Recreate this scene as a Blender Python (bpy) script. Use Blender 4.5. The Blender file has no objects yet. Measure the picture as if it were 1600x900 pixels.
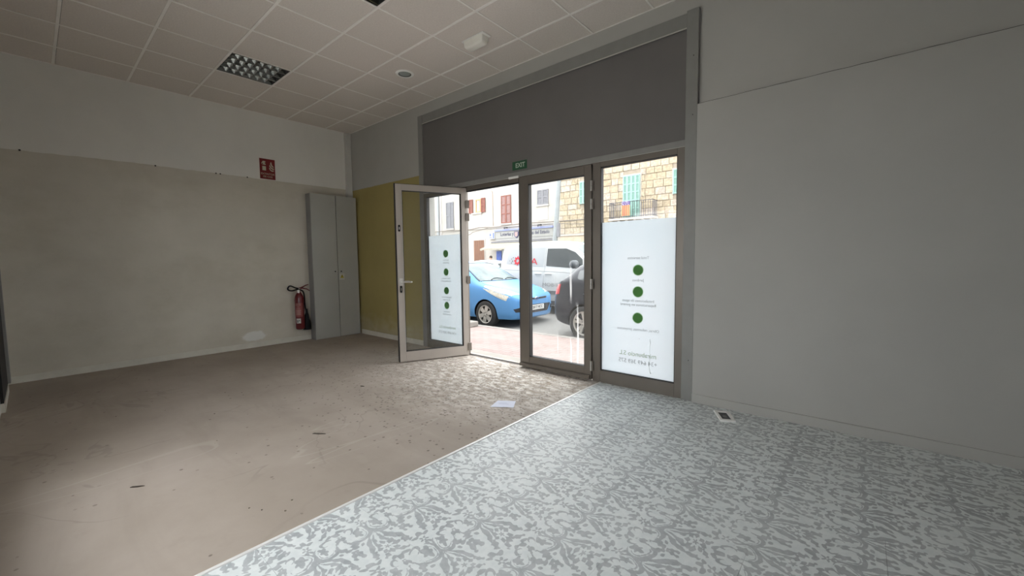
import bpy, bmesh, math, random
from math import sin, cos, pi, radians
from mathutils import Vector, Matrix
from mathutils.bvhtree import BVHTree

random.seed(7)
scene = bpy.context.scene
C = scene.collection

# ------------------------------------------------------------------ camera
CAM = Vector((6.8398, -3.7177, 1.2539))
YAW, PITCH, ROLL, FPX = -0.7068, -0.0686, -0.0119, 640.59
fw = Vector((cos(PITCH) * sin(YAW), cos(PITCH) * cos(YAW), sin(PITCH)))
rt = fw.cross(Vector((0, 0, 1))).normalized()
up = rt.cross(fw)
rt2 = cos(ROLL) * rt + sin(ROLL) * up
up2 = -sin(ROLL) * rt + cos(ROLL) * up
cd = bpy.data.cameras.new('camera')
cam = bpy.data.objects.new('camera', cd)
C.objects.link(cam)
mw = Matrix((rt2, up2, -fw)).transposed().to_4x4()
mw.translation = CAM
cam.matrix_world = mw
cd.sensor_width = 36
cd.lens = FPX / 1600 * 36
cd.clip_start = 0.02
cd.clip_end = 300
scene.camera = cam

# ------------------------------------------------------------------ sky and exposure
world = bpy.data.worlds.new('world')
scene.world = world
world.use_nodes = True
wn = world.node_tree
wn.nodes['Background'].inputs[0].default_value = (0.96, 0.98, 1.0, 1)
wn.nodes['Background'].inputs[1].default_value = 1.0
vs = scene.view_settings
vs.view_transform = 'Standard'
vs.look = 'None'
vs.gamma = 1
vs.use_curve_mapping = False
vs.exposure = 2.5
scene.cycles.diffuse_bounces = 7
scene.cycles.max_bounces = 14
scene.cycles.transparent_max_bounces = 24
scene.cycles.use_denoising = True
scene.cycles.sample_clamp_indirect = 12


# ------------------------------------------------------------------ node helpers
class X:
    """a float socket with arithmetic that writes Math nodes"""
    def __init__(s, nt, v): s.nt, s.v = nt, v
    def _op(s, op, *a, clamp=False):
        n = s.nt.nodes.new('ShaderNodeMath'); n.operation = op; n.use_clamp = clamp
        for i, q in enumerate((s,) + a):
            q = q.v if isinstance(q, X) else q
            if isinstance(q, (int, float)): n.inputs[i].default_value = q
            else: s.nt.links.new(q, n.inputs[i])
        return X(s.nt, n.outputs[0])
    def __add__(s, o): return s._op('ADD', o)
    __radd__ = __add__
    def __sub__(s, o): return s._op('SUBTRACT', o)
    def __rsub__(s, o): return (s * -1) + o
    def __mul__(s, o): return s._op('MULTIPLY', o)
    __rmul__ = __mul__
    def __truediv__(s, o): return s._op('DIVIDE', o)
    def abs(s): return s._op('ABSOLUTE')
    def sin(s): return s._op('SINE')
    def cos(s): return s._op('COSINE')
    def sqrt(s): return s._op('SQRT')
    def floor(s): return s._op('FLOOR')
    def max(s, o): return s._op('MAXIMUM', o)
    def min(s, o): return s._op('MINIMUM', o)
    def mod(s, o): return s._op('FLOORED_MODULO', o)
    def atan2(s, o): return s._op('ARCTAN2', o)
    def pow(s, o): return s._op('POWER', o)
    def gt(s, o): return s._op('GREATER_THAN', o)
    def clamp(s): return s._op('ADD', 0.0, clamp=True)
    def smooth(s, a, b):
        n = s.nt.nodes.new('ShaderNodeMapRange'); n.interpolation_type = 'SMOOTHSTEP'
        s.nt.links.new(s.v, n.inputs[0])
        n.inputs[1].default_value = a; n.inputs[2].default_value = b
        return X(s.nt, n.outputs[0])


class NT:
    def __init__(s, name):
        s.m = bpy.data.materials.new(name); s.m.use_nodes = True
        s.nt = s.m.node_tree
        s.bsdf = s.nt.nodes['Principled BSDF']; s.out = s.nt.nodes['Material Output']
    def new(s, t): return s.nt.nodes.new(t)
    def link(s, a, b): s.nt.links.new(a, b)
    def pos(s):
        if not hasattr(s, 'g'):
            s.g = s.new('ShaderNodeNewGeometry'); s.sp = s.new('ShaderNodeSeparateXYZ')
            s.link(s.g.outputs['Position'], s.sp.inputs[0])
        return [X(s.nt, s.sp.outputs[i]) for i in range(3)]
    def vec(s, kind='world', scale=(1, 1, 1)):
        if kind == 'world':
            s.pos(); v = s.g.outputs['Position']
        else:
            tc = s.new('ShaderNodeTexCoord'); v = tc.outputs['Object']
        mp = s.new('ShaderNodeMapping'); s.link(v, mp.inputs[0]); mp.inputs['Scale'].default_value = scale
        return mp.outputs[0]
    def noise(s, scale, detail=4, rough=.55, kind='world', sc=(1, 1, 1), dist=0, off=None):
        n = s.new('ShaderNodeTexNoise'); s.link(s.vec(kind, sc), n.inputs['Vector'])
        n.inputs['Scale'].default_value = scale; n.inputs['Detail'].default_value = detail
        n.inputs['Roughness'].default_value = rough; n.inputs['Distortion'].default_value = dist
        return X(s.nt, n.outputs['Fac'])
    def mix(s, f, a, b):
        n = s.new('ShaderNodeMix'); n.data_type = 'RGBA'
        for q, i in ((f, 0), (a, 6), (b, 7)):
            q = q.v if isinstance(q, X) else q
            if isinstance(q, (int, float)): n.inputs[i].default_value = q
            elif isinstance(q, tuple): n.inputs[i].default_value = q if len(q) == 4 else q + (1,)
            else: s.link(q, n.inputs[i])
        return n.outputs[2]
    def color(s, c):
        if isinstance(c, tuple): s.bsdf.inputs['Base Color'].default_value = c + (1,)
        else: s.link(c, s.bsdf.inputs['Base Color'])
    def set(s, **k):
        for a, b in k.items():
            s.bsdf.inputs[{'rough': 'Roughness', 'metal': 'Metallic', 'coat': 'Coat Weight', 'spec': 'Specular IOR Level',
                           'alpha': 'Alpha', 'trans': 'Transmission Weight'}[a]].default_value = b
        return s
    def bump(s, h, strength=.2, dist=.01):
        b = s.new('ShaderNodeBump'); b.inputs['Strength'].default_value = strength; b.inputs['Distance'].default_value = dist
        s.link(h.v, b.inputs['Height']); s.link(b.outputs[0], s.bsdf.inputs['Normal'])


def pm(name, c, rough=.6, metal=0.0, var=.06, scale=8, bump=0, kind='world', coat=0, sc=(1, 1, 1), spec=.5):
    n = NT(name); n.set(rough=rough, metal=metal, coat=coat, spec=spec)
    if var:
        f = n.noise(scale, 4, kind=kind, sc=sc)
        n.color(n.mix(f.smooth(.25, .75), tuple(max(0, q * (1 - var)) for q in c), tuple(min(1, q * (1 + var)) for q in c)))
        if bump: n.bump(n.noise(scale * 6, 3, kind=kind, sc=sc), bump, .004)
    else: n.color(c)
    return n.m


# ------------------------------------------------------------------ mesh helpers
class MB:
    def __init__(s): s.v, s.f = [], []
    def add(s, vs, fs):
        k = len(s.v); s.v += [tuple(q) for q in vs]; s.f += [tuple(i + k for i in f) for f in fs]; return s
    def box(s, x0, x1, y0, y1, z0, z1):
        return s.add([(x0, y0, z0), (x1, y0, z0), (x1, y1, z0), (x0, y1, z0), (x0, y0, z1), (x1, y0, z1), (x1, y1, z1), (x0, y1, z1)],
                     [(0, 3, 2, 1), (4, 5, 6, 7), (0, 1, 5, 4), (1, 2, 6, 5), (2, 3, 7, 6), (3, 0, 4, 7)])
    def prism(s, poly, axis, a, b):
        def P(p, t):
            return {'x': (t, p[0], p[1]), 'y': (p[0], t, p[1]), 'z': (p[0], p[1], t)}[axis]
        n = len(poly)
        vs = [P(p, a) for p in poly] + [P(p, b) for p in poly]
        fs = [tuple(range(n)), tuple(range(2 * n - 1, n - 1, -1))] + [(i, i + n, (i + 1) % n + n, (i + 1) % n) for i in range(n)]
        return s.add(vs, fs)
    def cyl(s, p0, p1, r, n=12, r1=None):
        r1 = r if r1 is None else r1
        p0, p1 = Vector(p0), Vector(p1); d = (p1 - p0).normalized()
        a = d.orthogonal().normalized(); b = d.cross(a)
        vs = []
        for p, q in ((p0, r), (p1, r1)):
            vs += [p + a * q * cos(2 * pi * i / n) + b * q * sin(2 * pi * i / n) for i in range(n)]
        return s.add(vs, [(i, (i + 1) % n, (i + 1) % n + n, i + n) for i in range(n)] + [tuple(range(n - 1, -1, -1)), tuple(range(n, 2 * n))])
    def tube(s, pts, r, n=8):
        pts = [Vector(p) for p in pts]; k = len(pts); vs = []
        rr = r if isinstance(r, (list, tuple)) else [r] * k
        ref = None
        for i, p in enumerate(pts):
            d = (pts[min(i + 1, k - 1)] - pts[max(i - 1, 0)]).normalized()
            if ref is None: a = d.orthogonal().normalized()
            else: a = (ref - d * ref.dot(d)).normalized()
            ref = a; b = d.cross(a)
            vs += [p + (a * cos(2 * pi * j / n) + b * sin(2 * pi * j / n)) * rr[i] for j in range(n)]
        fs = [(i * n + j, i * n + (j + 1) % n, (i + 1) * n + (j + 1) % n, (i + 1) * n + j) for i in range(k - 1) for j in range(n)]
        return s.add(vs, fs + [tuple(range(n - 1, -1, -1)), tuple(range((k - 1) * n, k * n))])
    def lathe(s, prof, n=24, c=(0, 0, 0), axis='z', closed=False):
        vs = []
        for r, h in prof:
            for j in range(n):
                a = 2 * pi * j / n; q = (r * cos(a), r * sin(a), h)
                q = {'z': q, 'y': (q[0], q[2], q[1]), 'x': (q[2], q[0], q[1])}[axis]
                vs.append((q[0] + c[0], q[1] + c[1], q[2] + c[2]))
        m = len(prof); fs = []
        for i in range(m if closed else m - 1):
            i2 = (i + 1) % m
            fs += [(i * n + j, i * n + (j + 1) % n, i2 * n + (j + 1) % n, i2 * n + j) for j in range(n)]
        if not closed:
            if prof[0][0] > 1e-4: fs.append(tuple(range(n - 1, -1, -1)))
            if prof[-1][0] > 1e-4: fs.append(tuple(range((m - 1) * n, m * n)))
        return s.add(vs, fs)
    def grid(s, rows, thick=None):
        """rows: list of equal-length point lists"""
        m, n = len(rows), len(rows[0])
        vs = [p for r in rows for p in r]
        fs = [(i * n + j, i * n + j + 1, (i + 1) * n + j + 1, (i + 1) * n + j) for i in range(m - 1) for j in range(n - 1)]
        if thick:
            t = Vector(thick); vs2 = [Vector(p) + t for p in vs]; k = len(vs)
            fs2 = [tuple(i + k for i in reversed(f)) for f in fs]
            bd = [j for j in range(n)] + [i * n + n - 1 for i in range(1, m)] + [(m - 1) * n + j for j in range(n - 2, -1, -1)] + [i * n for i in range(m - 2, 0, -1)]
            sd = [(bd[q], bd[(q + 1) % len(bd)], bd[(q + 1) % len(bd)] + k, bd[q] + k) for q in range(len(bd))]
            return s.add(vs + vs2, fs + fs2 + sd)
        return s.add(vs, fs)
    def mesh(s, name, mat, smooth=None, off=(0, 0, 0)):
        me = bpy.data.meshes.new(name)
        me.from_pydata([(v[0] - off[0], v[1] - off[1], v[2] - off[2]) for v in s.v], [], s.f)
        bm = bmesh.new(); bm.from_mesh(me)
        bmesh.ops.remove_doubles(bm, verts=bm.verts, dist=1e-6)
        bmesh.ops.recalc_face_normals(bm, faces=bm.faces)
        bm.to_mesh(me); bm.free()
        if mat: me.materials.append(mat)
        if smooth:
            me.polygons.foreach_set('use_smooth', [True] * len(me.polygons)); me.set_sharp_from_angle(angle=radians(smooth))
        return me
    def obj(s, name, mat, parent=None, smooth=None, bevel=0, origin=None, world=False):
        off = origin or (0, 0, 0)
        if world and parent: off = wloc(parent)
        o = bpy.data.objects.new(name, s.mesh(name, mat, smooth, off)); C.objects.link(o)
        if parent: o.parent = parent
        elif origin: o.location = origin
        if bevel:
            m = o.modifiers.new('bevel', 'BEVEL'); m.width = bevel; m.segments = 2; m.limit_method = 'ANGLE'; m.angle_limit = radians(40)
        return o


def wloc(o):
    v = Vector((0, 0, 0))
    while o: v += o.location; o = o.parent
    return v


def inst(src, name, parent, loc=(0, 0, 0), rot=None, scale=None):
    o = bpy.data.objects.new(name, src.data if hasattr(src, 'data') else src); C.objects.link(o)
    if parent: o.parent = parent
    o.location = loc
    if rot: o.rotation_euler = rot
    if scale: o.scale = scale
    return o


def tag(o, label, cat, group=None, kind=None):
    o['label'] = label; o['category'] = cat
    if group: o['group'] = group
    if kind: o['kind'] = kind
    return o


def empty(name, loc=(0, 0, 0), rz=0):
    o = bpy.data.objects.new(name, None); C.objects.link(o); o.location = loc; o.rotation_euler = (0, 0, rz)
    o.empty_display_size = .1
    return o


def text_mesh(txt, size, extrude=.0005, align='CENTER', bold=0):
    cu = bpy.data.curves.new('t', 'FONT'); cu.body = txt; cu.size = size; cu.extrude = extrude; cu.align_x = align; cu.align_y = 'CENTER'
    cu.offset = bold; cu.resolution_u = 3
    ob = bpy.data.objects.new('t', cu); C.objects.link(ob)
    dg = bpy.context.evaluated_depsgraph_get()
    me = bpy.data.meshes.new_from_object(ob.evaluated_get(dg))
    bpy.data.objects.remove(ob); bpy.data.curves.remove(cu)
    return me


def text_obj(name, txt, size, mat, parent, loc, rot, extrude=.0005, sx=1, bold=0, mirror=False):
    me = text_mesh(txt, size, extrude, bold=bold)
    me.materials.clear(); me.materials.append(mat)
    if mirror or sx != 1:
        me.transform(Matrix.Diagonal((-sx if mirror else sx, 1, 1, 1)))
        if mirror: me.flip_normals()
    o = bpy.data.objects.new(name, me); C.objects.link(o); o.parent = parent; o.location = loc; o.rotation_euler = rot
    return o


H = 3.4565            # ceiling height
ZP, ZR = -0.12, -0.25  # sidewalk and road heights
YB = 16.0             # far side of the street
RX = 10.6             # right end of the room

# ------------------------------------------------------------------ materials
M = {}


def wall_mat(name, zones, speck=.0):
    """painted plaster; zones: list of (fn(px,py,pz)->mask X, colour)"""
    n = NT(name); n.set(rough=.85, spec=.25)
    x, y, z = n.pos()
    col = None
    big = n.noise(1.3, 5, .6)
    fine = n.noise(30, 3)
    for fn, c, v in zones:
        cc = n.mix(big.smooth(.3, .72), tuple(q * (1 - v) for q in c), tuple(min(1, q * (1 + v)) for q in c))
        col = cc if fn is None else n.mix(fn(n, x, y, z), col, cc)
    n.color(col)
    n.bump(fine + big * .6, .12, .004)
    return n.m


WHITE_UP = (.60, .595, .565)
M['left_up'] = wall_mat('upper_plaster', [(None, (.80, .79, .75), .03)])


def stainL(n, x, y, z):
    d = ((y + 1.62) * 1.0).pow(2) + ((z - .17) * 2.2).pow(2)
    return (d.sqrt() + (n.noise(14, 3) - .5) * .12).smooth(.17, .13)


def grimeL(n, x, y, z):
    return n.noise(.9, 6, .65, sc=(1, 1.0, 1.6)).smooth(.42, .72) * .8


M['left_low'] = wall_mat('lower_plaster', [(None, (.635, .60, .525), .05), (grimeL, (.55, .515, .435), .04), (stainL, (.76, .755, .72), .02)])


def yellow(n, x, y, z):
    return (z + (n.noise(20, 2) - .5) * .012).smooth(2.484, 2.480) * (x.smooth(1.962, 1.958)) * y.smooth(.02, .01)


def damp(n, x, y, z):
    return yellow(n, x, y, z) * (z + (n.noise(6, 4) - .5) * .5).smooth(.42, .05) * .8


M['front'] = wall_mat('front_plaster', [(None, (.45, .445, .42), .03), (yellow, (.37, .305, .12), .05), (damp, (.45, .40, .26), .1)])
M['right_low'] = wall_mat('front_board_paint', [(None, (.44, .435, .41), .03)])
M['rear'] = wall_mat('rear_plaster', [(None, (.66, .65, .62), .03)])
M['base'] = pm('baseboard_paint', (.66, .64, .57), .5, var=.06)
M['grey_trim'] = pm('grey_painted_metal', (.245, .245, .232), .5, var=.05)
M['grey_panel'] = pm('grey_painted_board', (.150, .143, .138), .6, var=.05, scale=2)
M['alu'] = pm('backlit_champagne_aluminium', (.165, .145, .122), .42, .3, var=.06, scale=3)  # same aluminium as the open leaf, darkened to stand in for backlight
M['gasket'] = pm('black_rubber', (.015, .014, .014), .6, var=0)
M['alu_light'] = pm('pale_aluminium', (.55, .53, .5), .35, .4, var=.04)
M['steel'] = pm('bright_steel', (.62, .61, .58), .28, .9, var=.03)
M['white_plastic'] = pm('white_plastic', (.86, .86, .83), .45, var=.02)
M['tile'] = pm('mineral_ceiling_tile', (.74, .685, .635), .9, var=.05, scale=70, bump=.25)
M['tbar'] = pm('ceiling_grid_paint', (.92, .89, .85), .5, var=.03)
M['dark'] = pm('dark_void', (.02, .02, .02), .8, var=0)
M['black'] = pm('black_plastic', (.010, .010, .011), .6, var=0, spec=.2)


def floor_mat():
    n = NT('worn_concrete'); n.set(rough=.7, spec=.18)
    x, y, z = n.pos()
    big = n.noise(.9, 6, .6); mid = n.noise(5, 6, .62); fine = n.noise(45, 3)
    streak = n.noise(2.2, 5, .6, sc=(.35, 1.6, 1), dist=.6)
    c = n.mix(big.smooth(.3, .7), (.36, .31, .262), (.435, .38, .33))
    c = n.mix(streak.smooth(.45, .75) * .5, c, (.325, .278, .235))
    c = n.mix(mid.smooth(.55, .8) * .35, c, (.295, .25, .205))
    # pitted, dusty area inside the doorway
    d = ((x - 3.95).pow(2) * .55 + (y + .42).pow(2)).sqrt() + (n.noise(2.5, 4) - .5) * .5
    near = d.smooth(1.5, .35)
    c = n.mix(near * n.noise(13, 6, .75, sc=(.7, 1.3, 1)).smooth(.44, .60) * .75, c, (.82, .79, .73))
    pit = n.noise(11, 7, .8, sc=(.7, 1.3, 1)).smooth(.50, .60) * d.smooth(.95, .25)
    c = n.mix(pit * .85, c, (.23, .175, .11))
    # dark crumbs thick near the door and thinner further in
    v = n.new('ShaderNodeTexVoronoi'); v.inputs['Scale'].default_value = 36; n.link(n.vec('world', (1, 1, 1)), v.inputs['Vector'])
    vd = X(n.nt, v.outputs['Distance'])
    sp = n.new('ShaderNodeSeparateColor'); n.link(v.outputs['Color'], sp.inputs[0])
    rnd = X(n.nt, sp.outputs[0])
    crumbs = vd.smooth(.40, .26) * (rnd - (d.smooth(2.3, .3) * .50)).smooth(.02, .0)
    c = n.mix(crumbs * .75, c, (.14, .115, .095))
    # old glue trails and scratches
    tr = (n.noise(1.1, 3, .5, dist=1.2) - .5).abs().smooth(.012, .003)
    c = n.mix(tr * .3 * n.noise(.7, 2).smooth(.5, .6), c, (.22, .19, .16))
    sc_ = (n.noise(1.6, 2, .5, sc=(1, .22, 1), dist=.3) - .62).abs().smooth(.005, .001)
    c = n.mix(sc_ * .3, c, (.52, .48, .42))
    n.color(c)
    n.bump(fine * .4 + mid + pit * -.5 + crumbs * .4, .22, .005)
    return n.m


M['floor'] = floor_mat()


def damask():
    n = NT('damask_vinyl'); n.set(rough=.46, spec=.5)
    x, y, z = n.pos()
    # organic wobble
    w1 = n.noise(9, 0); w2 = n.noise(10, 0, sc=(1.1, 1, 1))
    wb = n.noise(70, 2)
    U = (x - 5.02) * 100 + (w1 - .5) * 5.0
    V = (y + 2.142) * 100 + (w2 - .5) * 5.0
    LU, LV = 34.5, 24.8
    row = (U / LU).floor()
    u = U.mod(LU) - LU / 2
    v = ((V + row * (LV / 2)).mod(LV) - LV / 2).abs()
    def rad(cu, cv):
        du, dv = u - cu, v - cv
        return (du * du + dv * dv).sqrt(), dv.atan2(du)
    # field convention: positive inside
    F = []
    # open C-scroll behind the junction: a crescent that thins towards its tips, with a finer one inside and a leaf in its eye
    r, t = rad(-7.6, 5.0)
    t = (t - 2.6).mod(2 * pi) - pi                       # 0 faces away from the opening
    open_ = (t.abs() - 2.25).max(0) * 4
    F.append((t * .62).cos() * 1.25 - .12 - (r - (5.3 + t * .22)).abs() - open_)
    F.append((t * .7).cos() * .45 - .1 - (r - (3.6 + t * .2)).abs() - open_)
    r, t = rad(-8.3, 4.7)
    F.append((2.15 + (t * 5 + .6).cos() * .5) - ((u + 8.6).pow(2) * .5 + (v - 4.7).pow(2) * 1.25).sqrt())
    # curled tips beside the scroll
    r, t = rad(-12.6, 8.2)
    t = (t - .8).mod(2 * pi) - pi
    F.append((t * .6).cos() * .9 - .15 - (r - (1.9 + t * .2)).abs() - (t.abs() - 2.3).max(0) * 4)
    # wings
    s = (u + 3.5) / 15
    sc_ = s.clamp()
    wing = sc_.pow(.62) * 8.4 + .5 - (sc_ * pi).sin() * .6
    th = (sc_ * pi).sin() * 1.5 + (sc_ * 21).sin() * .22
    F.append(th - (v - wing).abs() - ((s - .5).abs() - .5).max(0) * 60)
    # finer leaf inside the wing
    wing2 = sc_.pow(1.25) * 5.6 + .3
    F.append((sc_ * pi * 1.1).sin() * .75 - (v - wing2).abs() - ((s - .42).abs() - .40).max(0) * 60)
    # broken wreath with an open middle
    r, t = rad(9.4, 0)
    F.append(((t * 8).cos() * .75 + .95 + (t * 3).cos() * .2) - (r - 4.0).abs())
    F.append((1.2 + (t * 5).cos() * .5) - r)
    # leaf rosette between the ogees (both cell corners)
    for cu in (LU / 2, -LU / 2):
        r, t = rad(cu, LV / 2 - .4)
        F.append(((3.3 + (t * 6).cos() * 1.1) - r).min(r - 1.0))
    # small five-petal flower on the axis
    r, t = rad(-14.6, 0)
    F.append(((1.7 + (t * 5).cos() * .85) - r).min(r - .5))
    # tie bars at the junction
    F.append((.45 - (u + 4.6).abs()).min(1.5 - v))
    F.append((.4 - (u + 3.3).abs()).min(1.3 - v))
    # tulip and filler leaves
    for cu, cv, a, ra, rb in ((-2.2, 10.2, .35, 3.8, 1.5), (4.6, 11.2, -.25, 3.2, 1.2), (11.4, 7.8, .5, 2.6, 1.3), (15.2, 3.6, .95, 2.4, 1.2), (-9.6, 11.6, -.2, 2.2, .9), (3.0, 1.6, .35, 1.8, .7), (-11.8, 1.0, .3, 1.6, .7), (.5, 7.6, .9, 1.5, .8)):
        du, dv = u - cu, v - cv
        p = du * cos(a) + dv * sin(a); q = dv * cos(a) - du * sin(a)
        F.append(((p / ra).pow(2) + (q / rb).pow(2)).sqrt() * -1.2 + 1.2 + (p * 2.4).cos() * .3)
    f = F[0]
    for g in F[1:]: f = f.max(g)
    wear = n.noise(2.2, 6, .65)
    f = f + (wb - .5) * 1.1 - wear.smooth(.50, .80) * .5 + .05
    ink = f.smooth(-.08, .22)
    fade = .62 + wear.smooth(.75, .3) * .38
    mottling = n.noise(25, 4)
    light = n.mix(mottling.smooth(.3, .7), (.72, .77, .77), (.80, .84, .835))
    darkc = n.mix(mottling.smooth(.3, .7), (.35, .38, .395), (.46, .485, .50))
    c = n.mix(ink * fade, light, darkc)
    c = n.mix(n.noise(70, 2, .5).smooth(.66, .76) * .25, c, (.66, .69, .69))
    n.color(c)
    n.bump(mottling, .05, .002)
    return n.m


M['damask'] = damask()


def glass_mat(name, dirt=0.0, tint=(1, 1, 1), drips=False):
    n = NT(name)
    n.nt.nodes.remove(n.bsdf)
    tr = n.new('ShaderNodeBsdfTransparent'); tr.inputs[0].default_value = tint + (1,)
    gl = n.new('ShaderNodeBsdfGlossy'); gl.inputs['Roughness'].default_value = .02
    lw = n.new('ShaderNodeLayerWeight'); lw.inputs[0].default_value = .5
    fr = X(n.nt, lw.outputs['Facing']).pow(5) * .93 + .06
    mx = n.new('ShaderNodeMixShader'); n.link(fr.v, mx.inputs[0]); n.link(tr.outputs[0], mx.inputs[1]); n.link(gl.outputs[0], mx.inputs[2])
    last = mx
    if dirt:
        x, y, z = n.pos()
        sm = n.noise(3.5, 5, .6).smooth(.3, .75) * .6 + n.noise(130, 2, .7).smooth(.45, .75) * .8
        d = sm * dirt
        if drips:
            st = n.noise(22, 2, .6, sc=(1, 1, .04)).smooth(.57, .70)
            zone = (x - 4.46).abs().smooth(.24, .06) * z.smooth(1.35, .75)
            d = d + st * zone * .5 + (z.smooth(.95, .1) * .04)
            d = d + n.noise(90, 2, .8, sc=(1, 1, .8)).smooth(.52, .7) * z.smooth(2.0, 1.0) * .06
        df = n.new('ShaderNodeBsdfTranslucent'); df.inputs[0].default_value = (.9, .9, .88, 1)
        m2 = n.new('ShaderNodeMixShader'); n.link(d.clamp().v, m2.inputs[0]); n.link(mx.outputs[0], m2.inputs[1]); n.link(df.outputs[0], m2.inputs[2])
        last = m2
    n.link(last.outputs[0], n.out.inputs[0])
    return n.m


M['glass_clean'] = glass_mat('clear_glass')
M['glass_dusty'] = glass_mat('dusty_glass', .10, (.93, .95, .94))
M['glass_drips'] = glass_mat('dusty_glass_with_drips', .045, (.97, .98, .97), True)


def film_mat():
    n = NT('frosted_white_film'); n.nt.nodes.remove(n.bsdf)
    tl = n.new('ShaderNodeBsdfTranslucent'); df = n.new('ShaderNodeBsdfDiffuse')
    f = n.noise(1.6, 3)
    c = n.mix(f.smooth(.3, .7), (.69, .735, .76), (.72, .75, .77))
    n.link(c, tl.inputs[0]); df.inputs[0].default_value = (.75, .78, .78, 1)
    mx = n.new('ShaderNodeMixShader'); mx.inputs[0].default_value = .22
    n.link(tl.outputs[0], mx.inputs[1]); n.link(df.outputs[0], mx.inputs[2])
    n.link(mx.outputs[0], n.out.inputs[0])
    return n.m


M['film'] = film_mat()


def ink_mat(name, c, tl_w=.6):
    n = NT(name); n.nt.nodes.remove(n.bsdf)
    tl = n.new('ShaderNodeBsdfTranslucent'); df = n.new('ShaderNodeBsdfDiffuse')
    for q in (tl, df): q.inputs[0].default_value = c + (1,)
    mx = n.new('ShaderNodeMixShader'); mx.inputs[0].default_value = 1 - tl_w
    n.link(tl.outputs[0], mx.inputs[1]); n.link(df.outputs[0], mx.inputs[2]); n.link(mx.outputs[0], n.out.inputs[0])
    return n.m


M['ink_green'] = ink_mat('green_print', (.25, .53, .20), .65)
M['ink_green_pale'] = ink_mat('pale_green_print', (.42, .52, .36))
M['ink_halo'] = ink_mat('pale_green_edge_print', (.55, .72, .52))
M['ink_grey'] = ink_mat('grey_print', (.42, .44, .45))
M['crease'] = ink_mat('film_crease', (.95, .96, .96), .9)

# ------------------------------------------------------------------ shell of the room
# walls
mb = MB().box(-.25, 0, -4.2, .25, -.3, H + .4)
wl = mb.obj('wall_left', M['left_up']); tag(wl, 'long plastered side wall, white above and beige below, behind the extinguisher', 'wall', kind='structure')
# lower coat of the left wall with a ragged upper edge
top = []
rnd = random.Random(3)
N = 60
for i in range(N + 1):
    yy = -3.95 + 3.95 * i / N
    zz = 2.468 + .026 * min(1, i / 16) + rnd.uniform(-.004, .004)
    top.append((yy, zz))
mb = MB().prism(top + [(0, 0), (-3.95, 0)], 'x', 0, .006)
mb.obj('lower_coat', M['left_low'], wl)
for yy, zz in ((-3.72, 2.475), (-2.62, 2.492), (-1.98, 2.494), (-1.93, 2.494), (-1.60, 2.495)):
    MB().cyl((.004, yy, zz), (.011, yy, zz), .009, 8).obj('screw', M['dark'], wl)

mb = MB().box(-.25, 1.95, 0, .25, -.3, H + .4).box(5.75, RX + .25, 0, .25, -.3, H + .4).box(1.95, 5.75, 0, .25, 2.24, H + .4)
mb.box(-9, RX + 6, .24, .30, H + .4, 6.8).box(-9, -.25, .1, .30, -.3, H + .4)
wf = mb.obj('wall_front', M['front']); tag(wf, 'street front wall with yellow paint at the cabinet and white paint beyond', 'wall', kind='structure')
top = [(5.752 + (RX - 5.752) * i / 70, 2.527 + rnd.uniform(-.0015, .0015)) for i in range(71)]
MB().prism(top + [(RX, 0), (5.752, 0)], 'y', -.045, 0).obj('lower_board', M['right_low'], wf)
MB().prism([(p[0], p[1] + .0005) for p in top] + [(p[0], p[1] + .0185 + rnd.uniform(-.0008, .0008)) for p in reversed(top)], 'y', -.0015, 0).obj('ledge_shadow_strip', pm('painted_ledge_shadow', (.10, .098, .09), .9, var=0), wf)  # dark strip paints the board ledge's shadow line onto the upper wall

WX0, WX1, WZ0, WZ1 = 3.3, 6.1, .40, 2.20     # unseen window added to the back wall for fill daylight
mb = MB().box(-.25, WX0, -4.2, -3.955, -.3, H + .4).box(WX1, RX + .25, -4.2, -3.955, -.3, H + .4).box(WX0, WX1, -4.2, -3.955, -.3, WZ0).box(WX0, WX1, -4.2, -3.955, WZ1, H + .4)
wr = mb.obj('wall_rear', M['rear']); tag(wr, 'white plaster wall at the back, a sliver of it at the picture edge', 'wall', kind='structure')
mb = MB().box(RX, RX + .25, -4.2, .25, -.3, H + .4)
tag(mb.obj('wall_right', M['rear']), 'white plaster wall closing the far end of the shop', 'wall', kind='structure')

w3 = empty('window_added', (WX0, -4.1, WZ0)); tag(w3, 'wide unseen window added in the back wall to bring in fill daylight', 'window', kind='structure')
for k in range(5):
    xx = WX0 + (WX1 - WX0 - .05) * k / 4
    MB().box(xx, xx + .05, -4.13, -4.07, WZ0, WZ1).obj('mullion', M['alu'], w3, world=True)
for zz in (WZ0, WZ1 - .05): MB().box(WX0, WX1, -4.13, -4.07, zz, zz + .05).obj('rail', M['alu'], w3, world=True)
for k in range(4):
    a = WX0 + (WX1 - WX0 - .05) * k / 4 + .05; b = WX0 + (WX1 - WX0 - .05) * (k + 1) / 4
    MB().add([(a, -4.1, WZ0 + .05), (b, -4.1, WZ0 + .05), (b, -4.1, WZ1 - .05), (a, -4.1, WZ1 - .05)], [(0, 1, 2, 3)]).obj('pane', M['glass_clean'], w3, world=True)
yd = MB().box(-12, 20, -24, -4.2, -.6, -.10).obj('ground_bounce', pm('pale_bounce_ground', (.66, .64, .60), .9, var=.08)); tag(yd, 'unseen pale ground added behind the shop to bounce daylight indoors', 'ground', kind='structure')  # ground kept pale so its bounce reaches the ceiling through the added window

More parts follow.
